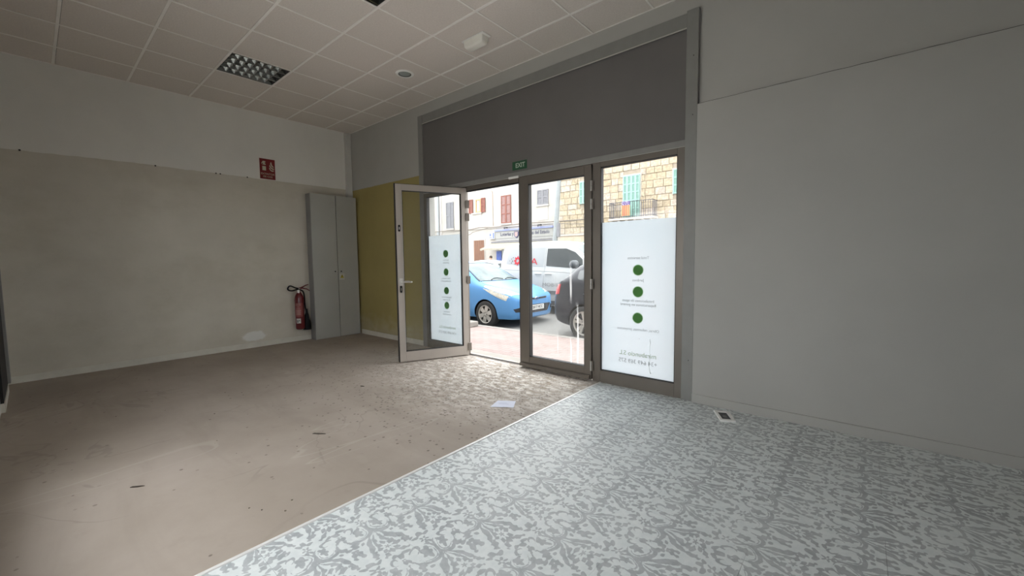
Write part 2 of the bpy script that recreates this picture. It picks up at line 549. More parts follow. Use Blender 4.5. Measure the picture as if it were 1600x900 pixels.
# floors
mb = MB().box(-.05, 4.845, -4.0, .12, -.12, 0)
fl = mb.obj('floor', M['floor']); tag(fl, 'bare tan concrete floor with stains, crumbs and pitted patch by the doorway', 'floor', kind='structure')
vf = MB().box(4.845, RX + .05, -4.0, .05, -.12, -.004).obj('floor', M['dark'])
tag(vf, 'pale grey vinyl floor printed with darker damask scrolls and flowers', 'floor', kind='structure')
PL, PW = .9, .45
tm = {}
j = 0
for j in range(9):
    y1 = -2.25 + PW * (j - 3); y0 = y1 - PW
    if y0 > 0: break
    y0, y1 = max(y0, -3.95), min(y1, 0.0)
    if y1 - y0 < .01: continue
    x = 5.61 - PL * 2 - (PL / 2 if j % 2 else 0)
    while x < RX:
        x0, x1 = max(x, 4.862), min(x + PL, RX)
        if x1 - x0 > .01:
            g = .0006
            b = MB().box(x0 + g, x1 - g, y0 + g, y1 - g, -.004, .002)
            b.obj('vinyl_tile', M['damask'], vf)
        x += PL
# metal strip between the two floors
mb = MB().prism([(4.842, 0), (4.846, .006), (4.855, .008), (4.864, .006), (4.868, 0)], 'y', -3.9, -.02)
tag(mb.obj('trim_1', pm('bright_strip_metal', (.88, .88, .86), .35, .2, var=.03), origin=(4.855, -1.9, 0)), 'thin pale metal strip where the concrete meets the patterned vinyl', 'strip', kind='structure')

# baseboards
bl = MB().box(.006, .018, -3.95, -.80, 0, .075).obj('baseboard_left', M['base'], bevel=.002)
tag(bl, 'cream baseboard along the beige side wall', 'baseboard', kind='structure')
bf = MB().box(.20, 1.95, -.014, 0, 0, .075).obj('baseboard_front', M['base'], bevel=.002)
tag(bf, 'cream baseboard under the yellow painted wall', 'baseboard', kind='structure')
br = MB().box(5.752, RX, -.058, -.045, 0, .075).obj('baseboard_right', M['right_low'], bevel=.002)
tag(br, 'white baseboard beside the patterned vinyl', 'baseboard', kind='structure')
bb = MB().box(.018, .40, -3.955, -3.94, 0, .075).obj('baseboard_rear', M['base'], bevel=.002)
tag(bb, 'short piece of baseboard turning the corner at the far edge of concrete', 'baseboard', kind='structure')
# grey door frame on the rear wall at the picture edge
d3 = MB().box(.30, .40, -3.955, -3.915, .08, 2.2).obj('door_3', M['grey_trim'], bevel=.003)
tag(d3, 'dark grey frame of a doorway cut off by the picture edge', 'door', kind='structure')
MB().box(.40, 1.3, -3.955, -3.935, .08, 2.2).obj('door_leaf', M['dark'], d3)
MB().box(.40, 1.3, -3.955, -3.93, 0, .08).obj('threshold', M['base'], d3)

# ------------------------------------------------------------------ ceiling
ce = MB().box(-.25, RX + .25, -4.2, .3, H + .10, H + .4).obj('ceiling', M['dark'])
tag(ce, 'suspended ceiling of square mineral tiles in a pale metal grid', 'ceiling', kind='structure')
X0, Y0, P = .5575, -.424, .6
xs = [0.0] + [X0 + P * i for i in range(17)] + [RX]
ys = [0.0] + [Y0 - P * k for k in range(6)] + [-3.955]
holes = {(2, 3), (6, 3), (10, 3), (14, 3)}       # recessed luminaires: column i, row between bars
gap = .0095
cache = {}
for i in range(len(xs) - 1):
    for k in range(len(ys) - 1):
        if (i, k) in holes: continue
        x0, x1, y1, y0 = xs[i] + .006, xs[i + 1] - .006, ys[k] - .010, ys[k + 1] + .0125
        if x1 - x0 < .02: continue
        w, h = round(x1 - x0, 4), round(y1 - y0, 4)
        if (w, h) not in cache:
            cache[(w, h)] = MB().box(-w / 2, w / 2, -h / 2, h / 2, 0, .015).mesh('ceiling_tile', M['tile'])
        o = inst(cache[(w, h)], 'ceiling_tile', ce, ((x0 + x1) / 2, (y0 + y1) / 2, H - .001 + random.uniform(0, .0015)))
        o.rotation_euler = (random.uniform(-.0012, .0012), random.uniform(-.0012, .0012), 0)
for yy in ys[1:-1]:
    MB().box(0, RX, yy - .0145, yy + .0085, H - .006, H - .001).box(0, RX, yy - .003, yy + .003, H - .001, H + .03).obj('grid_bar', M['tbar'], ce)
for i, xx in enumerate(xs[1:-1]):
    for k in range(len(ys) - 1):
        y1, y0 = ys[k] - .0145, ys[k + 1] + .0085
        L = round(y1 - y0, 4)
        if ('b', L) not in cache:
            cache[('b', L)] = MB().box(-.0085, .0085, -L / 2, L / 2, 0, .004).mesh('cross_bar', M['tbar'])
        inst(cache[('b', L)], 'cross_bar', ce, (xx, (y0 + y1) / 2, H - .005))
for nm, b in (('edge_angle', MB().box(0, .012, -3.955, 0, H - .004, H + .02)), ('edge_angle', MB().box(0, RX, -.014, 0, H - .004, H + .02)),
              ('edge_angle', MB().box(0, RX, -3.955, -3.94, H - .004, H + .02))):
    b.obj(nm, M['tbar'], ce)


# ------------------------------------------------------------------ recessed luminaires
M['louver'] = pm('mirror_louver_aluminium', (.40, .41, .40), .18, 1.0, var=0)
M['housing'] = pm('luminaire_housing', (.05, .05, .05), .5, .3, var=0)
M['tubeglass'] = pm('unlit_fluorescent_tube', (.55, .56, .55), .3, 0, var=0)


def luminaire(ix, k, label):
    x0, x1, y1, y0 = xs[ix] + .010, xs[ix + 1] - .010, ys[k] - .012, ys[k + 1] + .012
    cx, cy = (x0 + x1) / 2, (y0 + y1) / 2
    t = empty('ceiling_luminaire', (cx, cy, H)); tag(t, label, 'ceiling light', 'recessed louvred ceiling lights')
    a, b = (x1 - x0) / 2, (y1 - y0) / 2
    h = MB().box(-a, a, -b, b, .085, .09).box(-a, -a + .004, -b, b, 0, .085).box(a - .004, a, -b, b, 0, .085).box(-a, a, -b, -b + .004, 0, .085).box(-a, a, b - .004, b, 0, .085)
    h.obj('housing', M['housing'], t)
    NX, NY = 4, 7
    px, py = 2 * (a - .006) / NX, 2 * (b - .006) / NY
    rib = MB().prism([(-.004, 0), (.004, 0), (.016, .04), (-.016, .04)], 'y', -b + .006, b - .006).mesh('louver_rib', M['louver'])
    for i in range(NX + 1):
        inst(rib, 'louver_rib', t, (-a + .006 + px * i, 0, 0) if 0 < i < NX else ((-a + .022) if i == 0 else (a - .022), 0, 0))
    bl = MB().prism([(-.0015, 0), (.0015, 0), (.026, .036), (-.026, .036)], 'x', -px / 2 + .014, px / 2 - .014).mesh('louver_blade', M['louver'])
    for i in range(NX):
        for q in range(NY - 1):
            inst(bl, 'louver_blade', t, (-a + .006 + px * (i + .5), -b + .006 + py * (q + 1), .001))
    for i in range(NX):
        MB().cyl((-a + .006 + px * (i + .5), -b + .03, .062), (-a + .006 + px * (i + .5), b - .03, .062), .013, 10).obj('fluorescent_tube', M['tubeglass'], t, smooth=40)
    return t


luminaire(2, 3, 'unlit recessed ceiling light with dark mirrored grid, in full view above the concrete')
luminaire(6, 3, 'unlit recessed ceiling light cut off by the top of the picture')

# round downlight
t = empty('downlight', (2.66, -.722, H)); tag(t, 'small round white rimmed downlight with grey glass in a ceiling tile', 'ceiling light')
MB().lathe([(.074, -.0035), (.078, -.010), (.098, -.009), (.106, -.002), (.106, .001), (.074, .001)], 40, closed=True).obj('rim', M['white_plastic'], t, smooth=40)
MB().lathe([(.064, -.004), (.074, -.007), (.074, 0), (.064, 0)], 40, closed=True).obj('inner_ring', M['housing'], t, smooth=40)
MB().lathe([(.0, -.004), (.064, -.003), (.064, 0), (0, 0)], 40).obj('lens', pm('downlight_glass', (.33, .37, .35), .25, var=.03), t, smooth=40)

# emergency light
t = empty('emergency_light', (3.835, -.705, H)); tag(t, 'white rectangular emergency light box on a ceiling tile near the glass doors', 'emergency light')
M['diffuser'] = pm('opal_diffuser', (.88, .87, .80), .4, var=.02)
MB().box(-.150, .150, -.060, .060, -.014, -.001).obj('base_plate', M['white_plastic'], t, bevel=.006)
prof = []
rows = []
for zz, sx_, sy_ in ((-.014, .128, .056), (-.062, .126, .054), (-.078, .118, .046), (-.084, .10, .03)):
    pts = []
    for (cx, cy, a0) in ((1, 1, 0), (-1, 1, 90), (-1, -1, 180), (1, -1, 270)):
        for q in range(4):
            a = radians(a0 + q * 30); rr = .02
            pts.append((cx * (sx_ - rr) + rr * cos(a), cy * (sy_ - rr) + rr * sin(a), zz))
    rows.append(pts)
m = MB(); n_ = 16; m.v = [p for r in rows for p in r]
m.f = [(i * n_ + j, i * n_ + (j + 1) % n_, (i + 1) * n_ + (j + 1) % n_, (i + 1) * n_ + j) for i in range(3) for j in range(n_)] + [tuple(range(n_)), tuple(range(3 * n_, 4 * n_))]
m.obj('diffuser', M['diffuser'], t, smooth=50)

# ------------------------------------------------------------------ grey surround of the doors
tr = MB().box(1.95, 2.05, -.022, .03, 0, 3.30).obj('trim_2', M['grey_trim'], bevel=.003); tag(tr, 'grey upright casing beside the yellow wall', 'casing', kind='structure')
tr = MB().box(5.655, 5.7515, -.043, .03, 0, 3.305).obj('trim_3', M['grey_trim'], bevel=.003); tag(tr, 'grey upright casing between the glazing and the white wall', 'casing', kind='structure')
for zz in (.36, 2.45, 2.93): MB().cyl((5.715, -.045, zz), (5.715, -.041, zz), .004, 8).obj('screw', M['dark'], tr)
tr = MB().box(2.05, 5.655, -.018, .02, 3.18, 3.30).obj('trim_4', M['grey_trim'], bevel=.002); tag(tr, 'grey beam over the painted panel near the ceiling', 'casing', kind='structure')
MB().box(2.05, 5.655, -.024, -.018, 3.172, 3.182).obj('bead', M['alu_light'], tr)
tr = MB().box(2.05, 5.655, -.006, .02, 2.262, 3.18).obj('trim_5', M['grey_panel']); tag(tr, 'large flat grey panel above the glass doors', 'panel', kind='structure')
tr = MB().box(2.05, 5.655, -.020, .03, 2.203, 2.262).obj('trim_6', M['grey_trim'], bevel=.002); tag(tr, 'narrow grey lintel strip over the door frames', 'casing', kind='structure')
MB().box(2.05, 5.655, -.023, -.02, 2.203, 2.207).obj('bead', M['alu_light'], tr)

# threshold
th = MB().box(1.95, 5.75, .055, .32, -.14, -.012).obj('trim_7', pm('pale_stone', (0.302, 0.28, 0.246), .8, var=.08, scale=6)); tag(th, 'pale stone doorstep outside the open doorway', 'doorstep', kind='structure')
MB().box(2.9, 3.84, -.004, .055, -.02, .006).obj('threshold_bar', M['alu'], th, bevel=.002)
MB().box(2.9, 3.84, .018, .024, .006, .013).obj('threshold_lip', M['dark'], th)

# ------------------------------------------------------------------ glazing
GY0, GY1 = -.028, .032   # frame depth


def frame(name, label, x0, x1, z0, z1, gx0, gx1, gz0, gz1, glassmat, cat='window', origin=None, y0=GY0, y1=GY1):
    t = empty(name, (x0, 0, 0)); tag(t, label, cat, kind='structure')
    A = M['alu']
    MB().box(x0, gx0, y0, y1, z0, z1).obj('stile', A, t, bevel=.003, world=True)
    MB().box(gx1, x1, y0, y1, z0, z1).obj('stile', A, t, bevel=.003, world=True)
    MB().box(gx0, gx1, y0, y1, z0, gz0).obj('rail', A, t, bevel=.003, world=True)
    MB().box(gx0, gx1, y0, y1, gz1, z1).obj('rail', A, t, bevel=.003, world=True)
    g = .006
    b = MB()
    for q in ((gx0, gx0 + g, gz0, gz1), (gx1 - g, gx1, gz0, gz1), (gx0, gx1, gz0, gz0 + g), (gx0, gx1, gz1 - g, gz1)):
        b.box(q[0], q[1], y0 + .006, y1 - .006, q[2], q[3])
    b.obj('gasket', M['gasket'], t, world=True)
    p = MB().add([(gx0, .006, gz0), (gx1, .006, gz0), (gx1, .006, gz1), (gx0, .006, gz1)], [(0, 1, 2, 3)]).obj('pane', glassmat, t, world=True)
    return t, p


w1, p1 = frame('window_1', 'fixed glass side panel with frosted film, seen through the open door leaf', 2.05, 2.90, .0, 2.203, 2.105, 2.845, .115, 2.150, M['glass_clean'])
w2, p2 = frame('window_2', 'fixed glass side panel with frosted film and three green dots', 4.765, 5.655, .0, 2.203, 4.850, 5.590, .125, 2.152, M['glass_clean'])
d2, p3 = frame('door_2', 'closed dusty glass door leaf in aluminium frame with drip streaks', 3.82, 4.758, .015, 2.19, 3.955, 4.678, .138, 2.100, M['glass_drips'], 'door', y0=-.045, y1=.020)
MB().prism([(-.045, .02), (-.075, .022), (-.075, .050), (-.062, .062), (-.045, .064)], 'x', 3.83, 4.75).obj('door_sweep', M['alu'], d2, world=True, smooth=None)
MB().box(3.820, 3.828, -.046, .02, .02, 2.18).obj('edge_seal', M['gasket'], d2, world=True)
# overhead frame bar of the opening
tr = MB().box(2.90, 4.765, -.012, .035, 2.150, 2.203).obj('trim_8', M['alu'], bevel=.002); tag(tr, 'aluminium head bar over the open doorway', 'frame', kind='structure')
MB().box(2.915, 3.83, -.004, .03, 2.135, 2.150).obj('stop_bead', M['gasket'], tr)


def hinge(parent, x, y, z, L=.10):
    o = empty('hinge', (0, 0, 0)); o.parent = parent
    o.location = Vector((x, y, z)) - Vector(parent.location if parent.rotation_euler.z == 0 else (0, 0, 0))
    MB().cyl((0, 0, -L / 2), (0, 0, -.002), .009, 10).obj('knuckle', M['alu_light'], o, smooth=40)
    MB().cyl((0, 0, .002), (0, 0, L / 2), .009, 10).obj('knuckle', M['alu_light'], o, smooth=40)
    MB().box(-.022, .022, .004, .010, -L / 2, L / 2).obj('plate', M['alu'], o)
    return o


for zz in (1.98, 1.80, 1.0, .16): hinge(d2, 4.762, -.055, zz)

# film and prints -------------------------------------------------
def film(pane_parent, x0, x1, z0, z1, cx, dots, lines, r=.047, crease=False):
    f = MB().box(x0, x1, .0015, .0045, z0, z1).obj('frosted_film', M['film'], pane_parent, world=True)
    for zc in dots:
        n = 40
        MB().prism([(cx + r * 1.13 * cos(2 * pi * i / n), zc + r * 1.13 * sin(2 * pi * i / n)) for i in range(n)], 'y', .0008, .0014).obj('dot_halo', M['ink_halo'], f, world=True)
        MB().prism([(cx + r * cos(2 * pi * i / n), zc + r * sin(2 * pi * i / n)) for i in range(n)], 'y', -.0002, .0006).obj('green_dot', M['ink_green'], f, world=True)
    for zc, size, txt, mt in lines:
        w = wloc(f)
        text_obj('lettering', txt, size, mt, f, Vector((cx, 0, zc)) - w, (radians(90), 0, 0), .0003, mirror=True)
    if crease:
        MB().tube([(cx + .12, 0, .50), (cx + .125, 0, .46), (cx + .118, 0, .40), (cx + .122, 0, .33), (cx + .118, 0, .22), (cx + .13, 0, .17), (cx + .16, 0, .19)], [.003, .005, .003, .002, .003, .005, .002], 6).obj('crease', M['crease'], f, world=True)
        MB().tube([(cx + .01, 0, .49), (cx + .02, 0, .488)], .004, 6).obj('bubble', M['crease'], f, world=True)
    return f


film(w2, 4.853, 5.585, .128, 1.612, 5.232, (1.143, .937, .687),
     [(1.258, .036, 'Total servicios', M['ink_grey']), (1.047, .036, 'Jardines', M['ink_grey']), (.852, .036, 'Instalaciones de aguas', M['ink_grey']), (.812, .036, 'Reparaciones en general', M['ink_grey']),
      (.576, .037, 'Obras, reformas, proyectos', M['ink_grey']), (.335, .062, 'mirabuncio S.L', M['ink_green_pale']), (.260, .056, '+34 649 369 575', M['ink_grey'])], crease=True)
film(w1, 2.11, 2.84, .118, 1.604, 2.47, (1.348, 1.096, .838, .632),
     [(1.262, .034, 'Servicios', M['ink_grey']), (1.225, .034, 'generales', M['ink_grey']), (1.008, .034, 'Obra nueva y', M['ink_grey']), (.972, .034, 'rehabilitaciones', M['ink_grey']), (.748, .034, 'Mantenimiento', M['ink_grey']),
      (.712, .034, 'de piscinas', M['ink_grey']), (.545, .034, 'Limpiezas', M['ink_grey']), (.508, .034, 'comunidades', M['ink_grey']), (.325, .058, 'mirabuncio S.L', M['ink_green_pale']), (.250, .054, '+34 649 369 575', M['ink_grey'])])

# open leaf -------------------------------------------------------
ANG = math.atan2(-.9102, -.4142)
d1 = empty('door_1', (2.905, -.012, 0), ANG); tag(d1, 'glass door leaf standing wide open into the room on its hinges', 'door', kind='structure')
LW, T0, T1 = .905, -.028, .028
A1 = pm('lit_leaf_aluminium', (.40, .36, .32), .42, .3, var=.05, scale=3)  # paler copy of the frame aluminium, with the light it catches in the colour
MB().box(.0, .072, T0, T1, .012, 2.18).obj('stile', A1, d1, bevel=.003)
MB().box(.818, LW - .012, T0, T1, .012, 2.18).obj('stile', A1, d1, bevel=.003)
MB().box(.072, .818, T0, T1, .012, .135).obj('rail', A1, d1, bevel=.003)
MB().box(.072, .818, T0, T1, 2.105, 2.18).obj('rail', A1, d1, bevel=.003)
MB().box(LW - .012, LW, T0 + .003, T1 - .003, .012, 2.18).obj('edge_seal', M['gasket'], d1)
MB().box(.0, LW, T0 + .01, T1 - .01, 2.18, 2.187).obj('edge_seal', M['gasket'], d1)
b = MB()
for q in ((.072, .079, .135, 2.105), (.811, .818, .135, 2.105), (.072, .818, .135, .141), (.072, .818, 2.099, 2.105)): b.box(q[0], q[1], T0 + .005, T1 - .005, q[2], q[3])
b.obj('gasket', M['gasket'], d1)
MB().box(.819, .823, T1, T1 + .004, .14, 2.10).obj('bead', M['alu_light'], d1)
MB().add([(.072, .004, .135), (.818, .004, .135), (.818, .004, 2.105), (.072, .004, 2.105)], [(0, 1, 2, 3)]).obj('pane', M['glass_dusty'], d1)
for zz in (1.975, 1.81, 1.0, .12): hinge(d1, -.008, T1 + .004, zz)
for sd in (1, -1):
    yf = T1 if sd > 0 else T0
    h = MB().box(.835, .875, min(yf, yf + sd * .006), max(yf, yf + sd * .006), .955, 1.045).obj('handle', M['alu_light'], d1, bevel=.003)
    MB().tube([(.855, yf, 1.002), (.855, yf + sd * .045, 1.002), (.835, yf + sd * .055, 1.002), (.745, yf + sd * .055, 1.0), (.735, yf + sd * .05, 1.0)], .009, 10).obj('lever', M['steel'], h, smooth=50)
    lk = MB().prism([(.858 + .014 * cos(a), .912 + (.03 if sin(a) > 0 else -.03) + .014 * sin(a)) for a in [2 * pi * i / 20 for i in range(20)]], 'y', min(yf, yf + sd * .007), max(yf, yf + sd * .007)).obj('lock', M['black'], d1)
    MB().box(.854, .862, min(yf, yf + sd * .014), max(yf, yf + sd * .014), .895, .925).obj('key_slot', M['steel'], lk)
    lk = MB().prism([(.86 + .013 * cos(a), 1.65 + (.028 if sin(a) > 0 else -.028) + .013 * sin(a)) for a in [2 * pi * i / 20 for i in range(20)]], 'y', min(yf, yf + sd * .006), max(yf, yf + sd * .006)).obj('bolt_plate', M['black'], d1)
    MB().box(.856, .864, min(yf, yf + sd * .010), max(yf, yf + sd * .010), 1.635, 1.665).obj('bolt', M['alu_light'], lk)

# EXIT sign and small white door contact
t = MB().box(3.700, 3.915, -.0095, -.006, 2.288, 2.385).obj('exit_sign', pm('exit_green', (.012, .085, .035), .5, var=0), origin=(3.8075, -.006, 2.288), bevel=.001)
tag(t, 'small green sign reading EXIT on the grey panel', 'sign')
text_obj('lettering', 'EXIT', .072, pm('exit_letters', (.50, .60, .50), .5, var=0), t, (0.01, -.0037, .047), (radians(90), 0, 0), .0004, sx=.95, bold=.0015)
t = MB().box(3.665, 3.815, -.044, -.022, 2.190, 2.214).obj('door_contact', M['white_plastic'], origin=(3.74, -.022, 2.190), bevel=.004)
tag(t, 'small white plastic door contact on the strip under the EXIT sign', 'sensor')

# ------------------------------------------------------------------ cabinet in the corner
M['cab'] = pm('grey_laminate', (.43, .435, .41), .5, var=.04, scale=2)
M['cab_edge'] = pm('grey_laminate_side', (.29, .29, .285), .55, var=.05, scale=2)
t = empty('tall_cabinet', (.10, -.415, 0)); tag(t, 'tall shallow grey two door cabinet in the corner by the yellow wall', 'cabinet')
MB().box(.0185, .172, -.80, -.03, .0, 2.345).obj('body', M['cab_edge'], t, world=True, bevel=.002)
MB().box(.172, .1735, -.40, -.384, .01, 2.34).obj('door_gap', M['dark'], t, world=True)
for y0, y1, ky in ((-.798, -.396, -.445), (-.388, -.032, -.342)):
    d = MB().box(.173, .191, y0, y1, .004, 2.343).obj('door', M['cab'], t, world=True, bevel=.002)
    MB().lathe([(0, .018), (.008, .017), (.010, .012), (.006, .006), (.007, 0)], 14, (.191, ky, 1.096), 'x').obj('knob', M['black'], d, world=True, smooth=40)
    if ky > -.4:
        s = MB().box(.191, .1922, -.372, -.285, .955, 1.06).obj('warning_sticker', pm('sticker_white', (.55, .55, .5), .6, var=0), d, world=True)
        MB().prism([(-.362, .985), (-.296, .985), (-.329, 1.045)], 'x', .1922, .1930).obj('warning_triangle', pm('sticker_yellow', (.50, .42, .05), .6, var=0), s, world=True)
        MB().prism([(-.332, 1.03), (-.322, 1.03), (-.331, 1.012), (-.324, 1.012), (-.336, .990), (-.331, 1.006), (-.338, 1.006)], 'x', .193, .1936).obj('bolt_symbol', M['black'], s, world=True)
# trunking in the corner
t = MB().box(.0005, .055, -.105, -.006, 2.35, H - .006).obj('cable_trunking', pm('trunking_paint', (.62, .615, .58), .5, var=.02), origin=(.03, -.055, 2.35), bevel=.003)
tag(t, 'white vertical cable trunking in the corner above the grey cabinet', 'trunking')
MB().box(.02, .022, -.1065, -.105, 0, H - 2.37).obj('cover_seam', M['dark'], t) if False else None

# ------------------------------------------------------------------ fire extinguisher and its sign
M['ext_red'] = pm('extinguisher_red', (.13, .005, .009), .35, var=0, coat=.3)
t = empty('fire_extinguisher', (.105, -1.0, .20)); tag(t, 'red carbon dioxide fire extinguisher with black horn hung beside the cabinet', 'fire extinguisher')
MB().lathe([(0, 0), (.05, 0), (.062, .010), (.065, .03), (.065, .48), (.058, .525), (.040, .56), (.026, .58), (.024, .60), (0, .60)], 32).obj('cylinder', M['ext_red'], t, smooth=50)
lab = MB()
pts = [[(.0662 * cos(a), .0662 * sin(a), z_) for a in [radians(-95 + 110 * i / 16) for i in range(17)]] for z_ in (.20, .42)]
lab.grid(pts); lb = lab.obj('label', pm('extinguisher_label', (.24, .05, .05), .5, var=0), t, smooth=60)
for zz, w in ((.405, 60), (.385, 66), (.36, 34), (.335, 50), (.31, 62), (.295, 70), (.28, 60), (.265, 68), (.25, 58), (.235, 66)):
    pts = [[(.0668 * cos(a), .0668 * sin(a), z_) for a in [radians(-42 - w / 2 + w * i / 8) for i in range(9)]] for z_ in (zz - .004, zz + .004)]
    MB().grid(pts).obj('print_line', pm('label_print', (.42, .26, .24), .5, var=0) if zz == .405 else bpy.data.materials['label_print'], lb)
pts = [[(.0666 * cos(a), .0666 * sin(a), z_) for a in [radians(-72 + 58 * i / 10) for i in range(11)]] for z_ in (.10, .175)]
MB().grid(pts).obj('inspection_tag', pm('tag_white', (.62, .62, .60), .5, var=0), t, smooth=60)
for zz, a0, a1 in ((.142, -62, -48), (.142, -40, -28), (.122, -64, -44)):
    pts = [[(.0671 * cos(a), .0671 * sin(a), z_) for a in [radians(a0 + (a1 - a0) * i / 4) for i in range(5)]] for z_ in (zz - .007, zz + .007)]
    MB().grid(pts).obj('tag_mark', M['black'], t)
MB().cyl((0, 0, .59), (0, 0, .645), .019, 16).obj('valve', M['steel'], t, smooth=40)
MB().box(.014, .034, -.032, -.002, .575, .625).obj('seal_tag', M['white_plastic'], t, bevel=.004)
MB().tube([(0, -.02, .64), (0, .04, .655), (.0, .11, .69), (0, .15, .70)], [.010, .010, .008, .006], 8).obj('handle', M['ext_red'], t, smooth=50)
MB().tube([(0, -.01, .635), (0, .05, .648), (0, .12, .630), (0, .165, .600)], [.010, .010, .008, .006], 8).obj('lever', M['ext_red'], t, smooth=50)
ho = [(0, .01, .64), (.01, -.05, .655), (.02, -.13, .69), (.03, -.17, .665), (.03, -.165, .63), (.03, -.11, .615), (.025, -.03, .63), (.015, .05, .60), (.0, .078, .52), (-.01, .085, .40), (-.012, .095, .30)]
def crom(P, k=6):
    P = [Vector(q) for q in P]; out = []
    for i in range(len(P) - 1):
        a, b, c_, d_ = P[max(i - 1, 0)], P[i], P[i + 1], P[min(i + 2, len(P) - 1)]
        for q in range(k):
            s = q / k
            out.append(.5 * ((2 * b) + (c_ - a) * s + (2 * a - 5 * b + 4 * c_ - d_) * s * s + (3 * b - a - 3 * c_ + d_) * s ** 3))
    return out + [P[-1]]
MB().tube(crom(ho), .011, 8).obj('hose', M['black'], t, smooth=60)
MB().lathe([(.015, .0), (.018, -.06), (.030, -.10), (.034, -.16), (.052, -.20), (.060, -.33), (.056, -.33), (.045, -.2), (0, -.1)], 20, (-.01, .108, .31)).obj('horn', M['black'], t, smooth=50)
MB().box(-.099, -.064, -.03, .03, .42, .50).box(-.07, -.06, -.045, .045, .44, .47).obj('wall_bracket', M['black'], t)

t = MB().box(.0002, .003, -1.43, -1.22, 2.505, 2.803).obj('fire_sign', pm('sign_red', (.19, .008, .010), .5, var=0), origin=(.0002, -1.325, 2.505))
tag(t, 'red fire extinguisher sign with white pictograms high on the wall', 'sign')
MS = pm('sign_ink', (.55, .53, .42), .5, var=0)
def onsign(polys, nm):
    b = MB()
    for pl in polys: b.prism([(-1.325 + (q[0] - .5) * .21, 2.505 + q[1] * .298) for q in pl], 'x', .003, .0038)
    return b.obj(nm, MS, t, world=True)
onsign([[(.17, .42), (.40, .42), (.40, .63), (.17, .63)], [(.17, .70), (.40, .70), (.38, .76), (.30, .78), (.40, .84), (.36, .88), (.22, .88), (.14, .80), (.12, .72), (.16, .74), (.2, .8), (.24, .76)]], 'extinguisher_symbol')
fl_ = [[(.60, .55), (.66, .46), (.78, .40), (.92, .42), (.90, .47), (.78, .46), (.70, .50), (.64, .60)],
       [(.62, .66), (.72, .55), (.84, .50), (.94, .52), (.90, .57), (.80, .58), (.72, .64), (.66, .74)],
       [(.68, .78), (.76, .66), (.86, .61), (.93, .64), (.86, .68), (.80, .74), (.78, .84), (.74, .88)]]
onsign(fl_, 'flame_symbol')
text_obj('lettering', 'EXTINTOR', .038, MS, t, (.0034, 0, .075), (radians(90), 0, radians(90)), .0003)
text_obj('lettering', 'DE CO2', .036, MS, t, (.0034, 0, .035), (radians(90), 0, radians(90)), .0003)

# ------------------------------------------------------------------ bits on the floor
M['paper'] = pm('white_paper', (.66, .69, .80), .7, var=.03)
pA, pB, pC, pD = Vector((4.406, -1.08, 0)), Vector((4.542, -.993, 0)), Vector((4.632, -1.131, 0)), Vector((4.462, -1.24, 0))
rows = [[pA.lerp(pB, i / 8).lerp(pD.lerp(pC, i / 8), j / 6) + Vector((0, 0, .0022 + .003 * abs(sin(i * .9 + j)) * (i / 8) * (j / 6))) for i in range(9)] for j in range(7)]
cc = (pA + pC) / 2
t = MB().grid(rows, thick=(0, 0, -.0006)).obj('paper_sheet', M['paper'], smooth=40, origin=tuple(cc)); tag(t, 'loose pale sheet of paper lying on the concrete', 'paper')
for k, (f0, f1) in enumerate(((.2, .62), (.25, .72))):
    rr = [[pA.lerp(pB, f0 + (f1 - f0) * i / 6).lerp(pD.lerp(pC, f0 + (f1 - f0) * i / 6), .42 + .13 * k + q * .035) + Vector((0, 0, .0062)) for i in range(7)] for q in (0, 1)]
    MB().grid(rr).obj('print_line', pm('paper_print', (.40, .43, .55), .7, var=0), t, world=True)
def scrap(name, c, pts, h, mat, label, cat, rz=0, group=None):
    o = MB().prism(pts, 'z', .0005, h).obj(name, mat, origin=None); o.location = c; o.rotation_euler = (0, 0, rz)
    tag(o, label, cat, group); return o
scrap('paper_scrap', (4.09, -.39, 0), [(-.03, -.012), (.0, -.018), (.035, -.004), (.028, .014), (.0, .008), (-.026, .012)], .006, pm('scrap_white', (.8, .8, .78), .7, var=0), 'small torn white scrap on the pitted concrete', 'scrap')
# socket frame on the vinyl
qa, qb, qc, qd = Vector((5.976, -.198, 0)), Vector((6.044, -.118, 0)), Vector((6.152, -.308, 0)), Vector((6.065, -.393, 0))
cx = (qa + qb + qc + qd) / 4
ax = ((qc + qb) / 2 - (qa + qd) / 2); ay = ((qa + qb) / 2 - (qd + qc) / 2)
t = empty('socket_frame', tuple(cx) [:2] + (.002,), math.atan2(ay.y, ay.x)); tag(t, 'white plastic socket frame lying on the patterned vinyl', 'socket frame')
a, b_ = .105, .055
fr_ = MB()
for q in ((-a, -a + .022, -b_, b_), (a - .022, a, -b_, b_), (-a + .022, a - .022, -b_, -b_ + .022), (-a + .022, a - .022, b_ - .022, b_)): fr_.box(q[0], q[1], q[2], q[3], .0005, .016)
fr_.obj('frame', M['white_plastic'], t, bevel=.003)
MB().box(-a + .022, a - .022, -b_ + .022, b_ - .022, .0006, .006).obj('inner_plate', pm('dark_socket', (.05, .05, .05), .5, var=.2), t)
MB().box(-.03, .01, -.012, .012, .006, .012).obj('clip', pm('socket_clip', (.16, .16, .15), .5, var=0), t)
